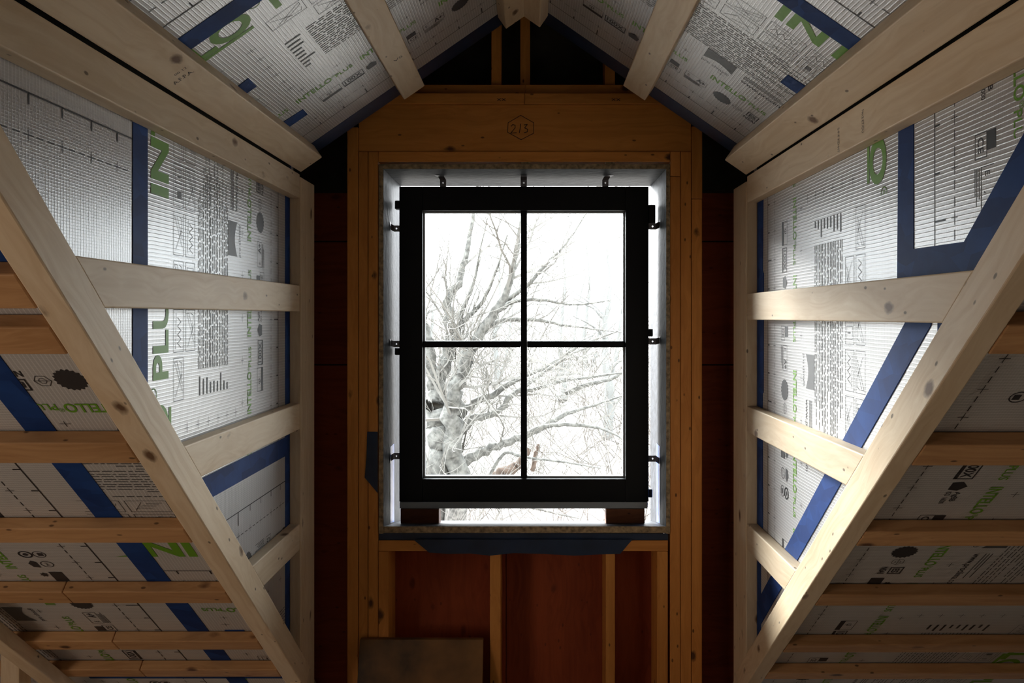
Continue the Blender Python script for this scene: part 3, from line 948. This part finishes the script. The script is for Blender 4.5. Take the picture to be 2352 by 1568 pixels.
# ---------------------------------------------------------------- gable wall framing
K = F / YW
gx = lambda p: (p - CX) / K
gz = lambda p: -(p - CY) / K
fir = M['fir']
def g_stud(x0, x1, ya, yb, front=YW, depth=0.139, name='stud'):
    return box(name, fir, gx(x0) + 0.0006, gx(x1) - 0.0006, front, front + depth, gz(yb), gz(ya), 'z', wall_back, 0.002)
def g_rail(x0, x1, ya, yb, front=YW, depth=0.139, name='plate', bev=0.002):
    return box(name, fir, gx(x0), gx(x1), front, front + depth, gz(yb), gz(ya), 'x', wall_back, bev)
FLR = CY + H * K
# jack and king studs each side
g_stud(797, 822.5, 292, FLR); g_stud(823, 845, 348, FLR); g_stud(845.5, 868.5, 348, FLR)
g_stud(1588.5, 1613.5, 290, 456, name='stud'); g_stud(1588.5, 1613, 457, FLR)
g_stud(1563.5, 1588, 348, FLR); g_stud(1539.5, 1563, 348, 404); g_stud(1539, 1563, 405, FLR)
hd = g_rail(823, 1588, 239.5, 347.5, YW + 0.006, 0.12, name='header', bev=0.0015)
hd['label'] = 'wide header plank with a number pencilled inside a hexagon'
g_rail(868.8, 1539.2, 348, 371.5, name='plate')
pl_a = g_rail(838, 1205, 214, 239, YW - 0.002); pl_b = g_rail(1205.6, 1570, 214, 239, YW - 0.002)
sh_p = Sheet((0, YW - 0.002, 0), (1, 0, 0), (0, 0, 1))
stamp(sh_p, 0.0006, pl_a, 'xx', gx(1141), gz(232), 0.014, 0.034)
stamp(sh_p, 0.0006, pl_b, 'xx', gx(1404), gz(232), 0.014, 0.034)
g_rail(850, 1206, 190.5, 213.6, YW + 0.02, 0.115); g_rail(1206.6, 1560, 190.5, 213.6, YW + 0.02, 0.115)
# short studs in the gable point
g_stud(1127, 1150.5, 20, 190.4, YW + 0.035, 0.089); g_stud(1194, 1218, -20, 190.4, YW + 0.065, 0.06); g_stud(1391, 1415.5, 110, 190.4, YW + 0.035, 0.089)
# under the window
g_rail(868.8, 1534.5, 1241, 1265.5, name='plate')
g_stud(868.8, 893, 1266, FLR, name='stud'); g_stud(1125, 1150.5, 1266, FLR); g_stud(1391, 1413, 1266, FLR); g_stud(1509, 1534.5, 1266, FLR)
# shims above the box
for c in (1208, 1402):
    o = box('shim', M['osb'], gx(c - 11), gx(c + 11), YW + 0.001, YW + 0.08, gz(375.8), gz(371.6), 'x', wall_back, 0.0005)
# sheathing boards (joints left open), darker backing in the gable point
for x0, x1 in ((-0.90, -0.562), (0.508, 0.84)):
    for z0, z1 in ((-H, -0.188), (-0.183, 0.283), (0.288, 0.60)):
        box('sheathing_board', M['ply'], x0, x1, YS, YS + 0.018, z0, z1, 'x', wall_back, 0.001)
for x0, x1 in ((-0.561, -0.10), (-0.098, 0.30), (0.302, 0.507)):
    box('sheathing_board', M['ply'], x0, x1, YS, YS + 0.018, -H, -0.845, 'z', wall_back, 0.001)
box('sheathing_board', M['ply'], -0.499, 0.469, YS, YS + 0.018, 0.565, 0.602, 'x', wall_back, 0.001)
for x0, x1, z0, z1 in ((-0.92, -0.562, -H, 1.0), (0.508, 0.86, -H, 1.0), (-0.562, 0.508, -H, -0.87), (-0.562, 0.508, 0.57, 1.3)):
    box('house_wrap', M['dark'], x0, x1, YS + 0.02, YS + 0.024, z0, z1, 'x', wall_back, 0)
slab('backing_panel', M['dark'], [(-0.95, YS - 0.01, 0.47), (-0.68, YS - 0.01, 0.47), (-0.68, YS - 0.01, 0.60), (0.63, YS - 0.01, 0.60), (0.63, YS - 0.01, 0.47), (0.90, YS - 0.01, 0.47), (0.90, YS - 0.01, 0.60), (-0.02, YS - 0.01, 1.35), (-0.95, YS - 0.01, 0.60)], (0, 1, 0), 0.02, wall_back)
# flashing flaps
v = []
def flap_poly(pts, y, name, mat):
    slab(name, mat, [(gx(a), y, gz(b)) for a, b in pts], (0, 1, 0), 0.0015, wall_back)
slab('flashing', M['flap'], [(gx(870), YW + 0.006, gz(1224)), (gx(1535), YW + 0.006, gz(1226)), (gx(1535), YW + 0.006, gz(1242)), (gx(870), YW + 0.006, gz(1242))], (0, 1, 0), 0.0015, wall_back)
bot = [(986, 1268), (1030, 1271), (1080, 1270), (1125, 1275), (1180, 1269), (1250, 1271), (1320, 1275), (1380, 1272), (1424, 1271)]
flap_poly([(950, 1238)] + bot + [(1452, 1238)], YW - 0.004, 'flashing_flap', M['flap'])
flap_poly([(844, 991), (868, 991), (868, 1132), (838, 1096), (842, 1050)], YW - 0.003, 'flashing_flap', M['flap'])
# pencilled mark on the header
ink = Ink()
sh_h = Sheet((0, YW + 0.0055, 0), (1, 0, 0), (0, 0, 1))
sh_h.obj = hd
G = lambda a, b: (gx(a), gz(b))
ink.line([G(1196, 264), G(1226, 281), G(1226, 305), G(1197, 320), G(1166, 303), G(1167, 281)], 0.0022, True)
ink.line([G(1174, 289), G(1178, 285), G(1183, 287), G(1183, 293), G(1173, 305), G(1186, 304)], 0.0026)
ink.line([G(1196, 284), G(1193, 304)], 0.0026)
ink.line([G(1204, 286), G(1211, 285), G(1205, 293), G(1212, 296), G(1211, 302), G(1204, 304)], 0.0026)
pm = WM[hd.name]
me = bpy.data.meshes.new('pencilled_number')
me.from_pydata([tuple(pm.inverted() @ (sh_h.m @ Vector((a, b, 0.0006)))) for a, b in ink.v], [], ink.f)
mk = bpy.data.objects.new('pencilled_number', me)
me.materials.append(M['ink'])
COL.objects.link(mk)
mk.parent = hd
mk['kind'] = 'stuff'

# ---------------------------------------------------------------- window box (plywood buck) with sloping sill
bx0, bx1 = gx(870), gx(1539)
ix0, ix1 = gx(881), gx(1530)
bz1, iz1 = gz(377), gz(388)
yb = 3.19
buck = empty('trim_1', (0, YW, -0.79), 'plywood window box with dark sealed inner faces set in the framing', 'window box', 'structure')
sl = 0.21
zs = lambda y: -0.763 - sl * (y - YW)
def buckboard(q0, q1):
    o = board('box_board', M['osb'], q0, q1, buck, 0.0008)
    o.data.materials.append(M['coat'])
    return o
bl = buckboard([(bx0, YW - 0.002, -0.79), (bx0, yb, -0.88), (ix0, yb, -0.88), (ix0, YW - 0.002, -0.79)], [(bx0, YW - 0.002, iz1), (bx0, yb, iz1), (ix0, yb, iz1), (ix0, YW - 0.002, iz1)])
br = buckboard([(ix1, YW - 0.002, -0.79), (ix1, yb, -0.88), (bx1, yb, -0.88), (bx1, YW - 0.002, -0.79)], [(ix1, YW - 0.002, iz1), (ix1, yb, iz1), (bx1, yb, iz1), (bx1, YW - 0.002, iz1)])
bt = buckboard([(bx0, YW - 0.002, iz1), (bx0, yb, iz1), (bx0, yb, bz1), (bx0, YW - 0.002, bz1)], [(bx1, YW - 0.002, iz1), (bx1, yb, iz1), (bx1, yb, bz1), (bx1, YW - 0.002, bz1)])
bs = buckboard([(ix0, YW - 0.003, zs(YW)), (ix0, yb, zs(yb)), (ix0, yb, zs(yb) - 0.022), (ix0, YW - 0.003, zs(YW) - 0.022)], [(ix1, YW - 0.003, zs(YW)), (ix1, yb, zs(yb)), (ix1, yb, zs(yb) - 0.022), (ix1, YW - 0.003, zs(YW) - 0.022)])
for o, axis, sgn in ((bl, 'x', 1), (br, 'x', -1), (bt, 'z', -1), (bs, 'z', 1)):
    for f in o.data.polygons:
        n = (o.matrix_basis.to_3x3() @ f.normal)
        if (n.x if axis == 'x' else n.z) * sgn > 0.7:
            f.material_index = 1
box('box_trim', M['osb'], bx0, bx1, YW - 0.003, YW + 0.02, gz(1223), gz(1223) + 0.003, 'x', buck, 0.0005)
for x, sx in ((ix0 + 0.0012, 1), (ix1 - 0.0012, -1)):
    slab('blue_film', M['film'], [(x, 2.945, gz(1040)), (x, 3.025, gz(1040)), (x, 3.025, zs(3.02) + 0.003), (x, 2.945, zs(2.95) + 0.004)], (-sx, 0, 0), 0.0008, buck)

# ---------------------------------------------------------------- window
YF, YB = 2.968, 3.052
KF = F / YF
wx = lambda p: (p - CX) / KF
wz = lambda p: -(p - CY) / KF
win = empty('window_1', (0, YF, wz(1167)), 'black framed four pane window propped loose in its plywood box', 'window', 'structure')
x0, x1, z0, z1 = wx(917), wx(1490), wz(1152), wz(428)
a0, a1, c0, c1 = wx(970), wx(1437), wz(1100), wz(483)
wf = M['wframe']
box('stile', wf, x0, a0, YF, YB, z0, z1, 'z', win, 0.002)
box('stile', wf, a1, x1, YF, YB, z0, z1, 'z', win, 0.002)
box('rail', wf, a0, a1, YF, YB, c1, z1, 'x', win, 0.002)
box('rail', wf, a0, a1, YF, YB, z0, c0, 'x', win, 0.002)
xm0, xm1 = wx(1196), wx(1210.5)
zm0, zm1 = wz(798), wz(783.5)
yg = 3.018
box('muntin', wf, xm0, xm1, YF + 0.012, yg + 0.03, c0 + 0.002, c1, 'z', win, 0.003)
box('muntin', wf, a0, xm0 - 0.0005, YF + 0.014, yg + 0.03, zm0, zm1, 'x', win, 0.003)
box('muntin', wf, xm1 + 0.0005, a1, YF + 0.014, yg + 0.03, zm0, zm1, 'x', win, 0.003)
for (pa, pb) in ((a0, xm0), (xm1, a1)):
    for (pc, pd) in ((c0, zm0), (zm1, c1)):
        box('pane', M['glass'], pa, pb, yg, yg + 0.004, pc, pd, 'x', win, 0)
bd = 0.0065
box('glazing_bead', M['bead'], a0, a0 + bd, yg - 0.022, yg - 0.001, c0, c1, 'z', win, 0.001)
box('glazing_bead', M['bead'], a1 - bd, a1, yg - 0.022, yg - 0.001, c0, c1, 'z', win, 0.001)
for (pa, pb) in ((a0 + bd, xm0), (xm1, a1 - bd)):
    box('glazing_bead', M['bead'], pa, pb, yg - 0.022, yg - 0.001, c0, c0 + bd, 'x', win, 0.001)
    box('glazing_bead', M['bead'], pa, pb, yg - 0.022, yg - 0.001, c1 - bd, c1, 'x', win, 0.001)
sp_ = box('sill_profile', M['alu'], x0 + 0.002, x1 - 0.004, YF - 0.004, YB + 0.02, wz(1167), z0 - 0.0005, 'x', win, 0.0015)
sp_['label'] = 'grey metal sill profile under the sash'
# mounting straps: bent, pierced plates between sash and box
def strap_plate(o, a, b, L, Wd, tip):
    """o: start on the sash edge; a: direction across the gap; b: width direction; tip: offset of the far end towards the room"""
    o, a, b, tip = Vector(o), Vector(a), Vector(b), Vector(tip)
    n = a.cross(b).normalized()
    bm = bmesh.new()
    def ring(c):
        return [bm.verts.new(c + a * 0.0035 * math.cos(q * math.pi / 4) + b * 0.0035 * math.sin(q * math.pi / 4)) for q in range(8)]
    P = [o - a * 0.012 - b * Wd / 2, o + a * L * 0.72 - b * Wd / 2, o + a * L * 0.72 + b * Wd / 2, o - a * 0.012 + b * Wd / 2]
    vo = [bm.verts.new(p) for p in P]
    r = ring(o + a * L * 0.42)
    # outer corners matched to the hole: +a+b, -a+b, -a-b, +a-b
    cs = [vo[2], vo[3], vo[0], vo[1]]
    for i, c in enumerate(cs):
        k = 1 + 2 * i
        bm.faces.new((c, r[k % 8], r[(k - 1) % 8])); bm.faces.new((c, r[(k + 1) % 8], r[k % 8]))
        d = cs[(i + 1) % 4]
        bm.faces.new((c, d, r[(k + 1) % 8]))
    t1 = [bm.verts.new(P[1] + a * L * 0.28 + tip), bm.verts.new(P[2] + a * L * 0.28 + tip)]
    bm.faces.new((vo[1], t1[0], t1[1], vo[2]))
    t2 = [bm.verts.new(P[1] + a * (L * 0.28 - 0.0015) + tip * 2.6), bm.verts.new(P[2] + a * (L * 0.28 - 0.0015) + tip * 2.6)]
    bm.faces.new((t1[0], t2[0], t2[1], t1[1]))
    bmesh.ops.recalc_face_normals(bm, faces=bm.faces)
    ex = bmesh.ops.extrude_face_region(bm, geom=list(bm.faces))
    bmesh.ops.translate(bm, verts=[e for e in ex['geom'] if isinstance(e, bmesh.types.BMVert)], vec=Vector((0, -1, 0)) * 0.0016)
    bmesh.ops.recalc_face_normals(bm, faces=bm.faces)
    me = bpy.data.meshes.new('mounting_strap')
    bm.to_mesh(me); bm.free()
    for vv in me.vertices:
        vv.co.z += H
    return link('mounting_strap', me, M['strap'], win)
tipf = (0, -0.018, 0)
for xx, tl in ((1017, -0.006), (1203, 0.0), (1391, 0.006)):
    strap_plate((wx(xx), YF + 0.012, z1), (0, 0, 1), (1, 0, 0), iz1 - z1 - 0.001, 0.024, (tl, -0.018, 0))
for yy in (524, 790, 1048):
    strap_plate((x0, YF + 0.012, wz(yy)), (-1, 0, 0), (0, 0, 1), x0 - ix0 - 0.001, 0.024, (0, -0.018, -0.004 if yy > 1000 else 0.004))
for yy in (519, 784, 1054):
    strap_plate((x1, YF + 0.012, wz(yy)), (1, 0, 0), (0, 0, 1), ix1 - x1 - 0.001, 0.024, (0, -0.018, -0.006 if yy > 1000 else 0.004))
for xa, xb, ya, yb_ in ((904, 916, 458, 478), (904, 916, 799, 816), (1491, 1508, 468, 512), (1491, 1502, 755, 773), (1491, 1501, 1126, 1146)):
    box('hinge_knuckle', M['blackpl'], wx(xa), wx(xb), YF + 0.022, YF + 0.055, wz(yb_), wz(ya), 'z', win, 0.004)

# ---------------------------------------------------------------- loose things
for i, (xa, xb) in enumerate(((920, 1008), (1392, 1481))):
    ya, ybk = 2.960, 3.022
    K2 = F / ya
    q = lambda x: [(x, ya, zs(ya) + 0.001), (x, ybk, zs(ybk) + 0.001), (x, ybk, wz(1167) - 0.001), (x, ya, wz(1167) - 0.001)]
    o = board('wood_block', M['block'], q((xa - CX) / K2), q((xb - CX) / K2), None, 0.0015)
    tag(o, ['dark wooden spacer block under the left corner of the window', 'dark wooden spacer block under the right corner of the window'][i], 'block', 'spacer blocks under the window')
# stained board leaning against the studs, standing on the floor
pb = plain('stained_board', (0.12, 0.056, 0.016), 0.65, var=0.85, scale=6)
yt, yo = YW - 0.004, YW - 0.16
q = lambda dx: [(gx(826) * 0.99 + dx, yo - 0.02, -H + 0.001), (gx(826) * 0.99 + dx, yo, -H + 0.001), (gx(826) * 0.99 + dx, yt, gz(1462)), (gx(826) * 0.99 + dx, yt - 0.02, gz(1462))]
o = board('plywood_board', pb, q(0), q(0.445), None, 0.002)
tag(o, 'stained brown board leaning on the studs below the window', 'board')

# ================================================================ OUTSIDE
def tubes(paths, nside):
    """paths: list of (points Nx3, radii N) -> verts, faces"""
    V, Fc = [], []
    for P, Rr in paths:
        P = np.asarray(P, float)
        n = len(P)
        T = np.gradient(P, axis=0)
        T /= np.linalg.norm(T, axis=1)[:, None] + 1e-9
        ref = np.array([0.0, 1.0, 0.0]) if abs(T[0][1]) < 0.8 else np.array([1.0, 0, 0])
        A = np.cross(T, ref); A /= np.linalg.norm(A, axis=1)[:, None] + 1e-9
        B = np.cross(T, A)
        b = len(V)
        for i in range(n):
            for k in range(nside):
                a = 2 * math.pi * k / nside
                V.append(tuple(P[i] + Rr[i] * (math.cos(a) * A[i] + math.sin(a) * B[i])))
        for i in range(n - 1):
            for k in range(nside):
                k2 = (k + 1) % nside
                Fc.append((b + i * nside + k, b + i * nside + k2, b + (i + 1) * nside + k2, b + (i + 1) * nside + k))
    return V, Fc

def crom(P, Rr, sub=5):
    P = np.asarray(P, float); Rr = np.asarray(Rr, float)
    E = np.vstack([2 * P[0] - P[1], P, 2 * P[-1] - P[-2]])
    out, ro = [], []
    for i in range(len(P) - 1):
        p0, p1, p2, p3 = E[i], E[i + 1], E[i + 2], E[i + 3]
        for s_ in range(sub):
            t = s_ / sub
            out.append(0.5 * (2 * p1 + (p2 - p0) * t + (2 * p0 - 5 * p1 + 4 * p2 - p3) * t * t + (3 * p1 - p0 - 3 * p2 + p3) * t ** 3))
            ro.append(Rr[i] * (1 - t) + Rr[i + 1] * t)
    out.append(P[-1]); ro.append(Rr[-1])
    out = np.array(out)
    out[1:-1] += rng.normal(0, 1, (len(out) - 2, 3)) * np.array(ro)[1:-1, None] * 0.22
    return out, np.array(ro)

def grow(P, Rr, level, out, dens, up=0.25, flat=0.6):
    """side shoots from a limb"""
    seg = np.linalg.norm(np.diff(P, axis=0), axis=1)
    tot = seg.sum()
    n = max(1, int(tot * dens))
    cum = np.concatenate([[0], np.cumsum(seg)])
    for _ in range(n):
        t = rng.uniform(0.12, 1.0) * tot
        i = min(len(P) - 2, int(np.searchsorted(cum, t)) - 1)
        i = max(i, 0)
        f = (t - cum[i]) / (seg[i] + 1e-9)
        o = P[i] * (1 - f) + P[i + 1] * f
        r0 = Rr[i] * (1 - f) + Rr[i + 1] * f
        d = (P[i + 1] - P[i]) / (seg[i] + 1e-9)
        q = rng.normal(0, 1, 3); q[1] *= flat
        q -= d * q.dot(d); q /= np.linalg.norm(q) + 1e-9
        a = rng.uniform(0.45, 1.1)
        dd = d * math.cos(a) + q * math.sin(a) + np.array([0, 0, up * rng.uniform(-0.4, 1.0)])
        dd /= np.linalg.norm(dd)
        L = tot * rng.uniform(0.18, 0.5) if level == 0 else tot * rng.uniform(0.25, 0.6)
        L = min(L, 1.5)
        r = min(r0 * 0.55, 0.004 + 0.011 * L)
        k = 6 if level == 0 else 4
        pts = [o]
        w = dd.copy()
        for j in range(k):
            w = w + rng.normal(0, 0.20, 3) + np.array([0, 0, 0.05])
            w /= np.linalg.norm(w)
            pts.append(pts[-1] + w * L / k)
        pts = np.array(pts)
        rr = np.linspace(r, max(0.0019, r * 0.25), k + 1)
        out.append((pts, rr))
        if level < 2:
            grow(pts, rr, level + 1, out, dens * (1.7 if level == 0 else 1.5), up, flat)

def tree(name, label, limbs, depth, base, mats, dens=4.5, group=None, jit=0.5):
    root = empty(name, base, label, 'tree', None, group)
    big, small = [], []
    for li, L in enumerate(limbs):
        dy = 0.0 if li == 0 else rng.uniform(-jit, jit)
        n = len(L)
        P = [np.array(px(x, y, depth + dy * (i / max(1, n - 1)))) + np.array([0, 0, H]) for i, (x, y, r) in enumerate(L)]
        Rr = [r for *_, r in L]
        p, rr = crom(P, Rr)
        big.append((p, rr))
        if li > 0:
            grow(p, rr, 0, small, dens)
    v, f = tubes(big[:2], 9)
    polymesh('trunk', mats[0], v, f, root, smooth=True)
    for b in big[2:]:
        v, f = tubes([b], 7)
        polymesh('limb', mats[0], v, f, root, smooth=True)
    v, f = tubes(small, 3)
    o = polymesh('twigs', mats[1], v, f, root)
    o['kind'] = 'stuff'
    return root

GZ = -4.2
D = 8.0
limbs = [
    [(990, 1655, .20), (996, 1400, .18), (985, 1250, .17), (1000, 1090, .155), (1008, 1000, .145), (1003, 930, .135)],
    [(1075, 1655, .15), (1058, 1350, .13), (1050, 1200, .12), (1045, 1060, .105), (1040, 960, .095), (1045, 900, .09), (1065, 840, .075), (1100, 770, .055), (1140, 715, .045), (1170, 650, .034), (1190, 560, .022), (1205, 440, .010)],
    [(1003, 930, .10), (998, 880, .085), (985, 800, .07), (970, 720, .055), (950, 600, .04), (940, 470, .02)],
    [(1004, 930, .085), (1020, 850, .075), (1032, 760, .06), (1030, 690, .052), (1055, 640, .04), (1075, 560, .028), (1090, 470, .016), (1098, 400, .008)],
    [(1040, 965, .055), (1080, 932, .045), (1130, 905, .036), (1200, 865, .028), (1260, 840, .022), (1330, 795, .014), (1420, 760, .006)],
    [(1048, 1005, .05), (1085, 965, .042), (1140, 945, .034), (1180, 905, .026), (1215, 880, .02), (1300, 820, .012), (1370, 790, .005)],
    [(1050, 1078, .065), (1105, 1040, .052), (1170, 1013, .045), (1235, 988, .036), (1300, 950, .026), (1350, 935, .016), (1440, 905, .007)],
    [(1210, 994, .03), (1260, 977, .024), (1320, 976, .02), (1390, 986, .014), (1450, 1020, .006)],
    [(1180, 900, .024), (1235, 892, .02), (1290, 875, .016), (1380, 862, .012), (1470, 850, .006)],
    [(1300, 905, .03), (1330, 890, .028), (1400, 870, .02), (1440, 850, .014), (1520, 820, .006)],
    [(1150, 700, .03), (1215, 650, .024), (1260, 600, .018), (1300, 560, .013), (1340, 500, .008), (1380, 440, .004)],
    [(1110, 750, .03), (1160, 735, .026), (1230, 735, .02), (1290, 745, .014), (1360, 755, .009), (1440, 765, .004)],
    [(1025, 800, .035), (1060, 745, .028), (1110, 690, .02), (1140, 620, .013), (1165, 540, .007)],
    [(1000, 870, .04), (1040, 800, .034), (1060, 720, .026), (1085, 660, .018), (1100, 590, .01), (1120, 500, .005)],
    [(1125, 1090, .02), (1160, 1040, .018), (1210, 1050, .014), (1290, 1060, .01), (1380, 1075, .006)],
    [(1140, 715, .03), (1190, 690, .022), (1250, 690, .017), (1320, 700, .011), (1400, 690, .006)],
    [(985, 1100, .03), (1030, 1060, .02), (1075, 1120, .014), (1150, 1170, .008)],
    [(1060, 1150, .03), (1130, 1140, .02), (1220, 1165, .014), (1330, 1190, .008)],
]
tree('bare_tree', 'big grey bare tree with forked trunks close behind the left panes', limbs, D, px(1030, 1655, D), (M['bark'], M['twig']), dens=5.2)
far_specs = [
    (1392, 19.0, .16, 'slender pale tree far behind the lower right pane'),
    (1290, 24.0, .13, 'thin pale tree far off near the window centre'),
    (960, 17.0, .14, 'slender pale tree far off at the left edge of the glass'),
    (1345, 30.0, .16, 'faint distant tree between the two pale right ones'),
    (1140, 27.0, .15, 'faint distant tree behind the forked trunk'),
]
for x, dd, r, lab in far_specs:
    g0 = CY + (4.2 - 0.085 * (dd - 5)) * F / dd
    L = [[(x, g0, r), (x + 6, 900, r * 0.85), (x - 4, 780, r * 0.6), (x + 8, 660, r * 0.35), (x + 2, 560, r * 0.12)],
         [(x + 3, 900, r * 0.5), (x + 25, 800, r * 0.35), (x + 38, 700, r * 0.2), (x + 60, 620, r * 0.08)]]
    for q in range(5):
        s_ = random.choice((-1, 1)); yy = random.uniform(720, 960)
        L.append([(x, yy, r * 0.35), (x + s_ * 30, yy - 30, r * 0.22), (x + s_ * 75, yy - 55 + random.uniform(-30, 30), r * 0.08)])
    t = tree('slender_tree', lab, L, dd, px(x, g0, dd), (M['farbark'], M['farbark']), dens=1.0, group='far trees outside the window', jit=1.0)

lg = crom([np.array(px(x, y, 8.6)) + np.array([0, 0, H]) for x, y in ((1115, 1110), (1150, 1085), (1185, 1068), (1215, 1030))], [.075, .07, .06, .035])
lroot = empty('fallen_log', px(1115, 1110, 8.6), 'brown broken log lying among twigs behind the lower panes', 'log')
v, f = tubes([lg], 9)
polymesh('log_body', M['log'], v, f, lroot, smooth=True)
lg2 = crom([np.array(px(x, y, 8.6)) + np.array([0, 0, H]) for x, y in ((1222, 1080), (1230, 1045), (1238, 1020))], [.03, .028, .022])
v, f = tubes([lg2], 7)
polymesh('stub', M['log'], v, f, lroot, smooth=True)

# rising winter ground
gv, gf = [], []
ys = np.linspace(3.6, 80, 40)
xs = np.linspace(-45, 45, 40)
for y in ys:
    for x in xs:
        z = -4.2 + 0.085 * max(0, y - 5) * (1 if y < 45 else 1 - (y - 45) / 120) + 0.25 * math.sin(x * 0.35 + y * 0.2) * min(1, y / 30)
        gv.append((x, y, z + H))
for i in range(39):
    for j in range(39):
        gf.append((i * 40 + j, i * 40 + j + 1, (i + 1) * 40 + j + 1, (i + 1) * 40 + j))
gr = polymesh('ground', M['hill'], gv, gf, None, smooth=True)
tag(gr, 'pale winter ground rising behind the trees outside', 'ground', kind='structure')
# tangle of brush on the slope: nobody could count it
br_ = []
for _ in range(2600):
    y = rng.uniform(9, 40)
    x = rng.uniform(-0.32, 0.30) * y
    z = -4.2 + 0.085 * (y - 5) + H
    n = 4
    d = np.array([rng.normal(0, 0.6), rng.normal(0, 0.3), rng.uniform(0.3, 1.0)])
    d /= np.linalg.norm(d)
    L = rng.uniform(0.8, 3.0)
    P = [np.array([x, y, z - 0.1])]
    for k in range(n):
        d = d + rng.normal(0, 0.25, 3); d /= np.linalg.norm(d)
        P.append(P[-1] + d * L / n)
    br_.append((np.array(P), np.linspace(0.011, 0.003, n + 1) * (0.6 + y / 30)))
v, f = tubes(br_, 3)
bo = polymesh('brushwood', M['brush'], v, f, None)
tag(bo, 'tangled tan brushwood covering the slope outside', 'brushwood', kind='stuff')
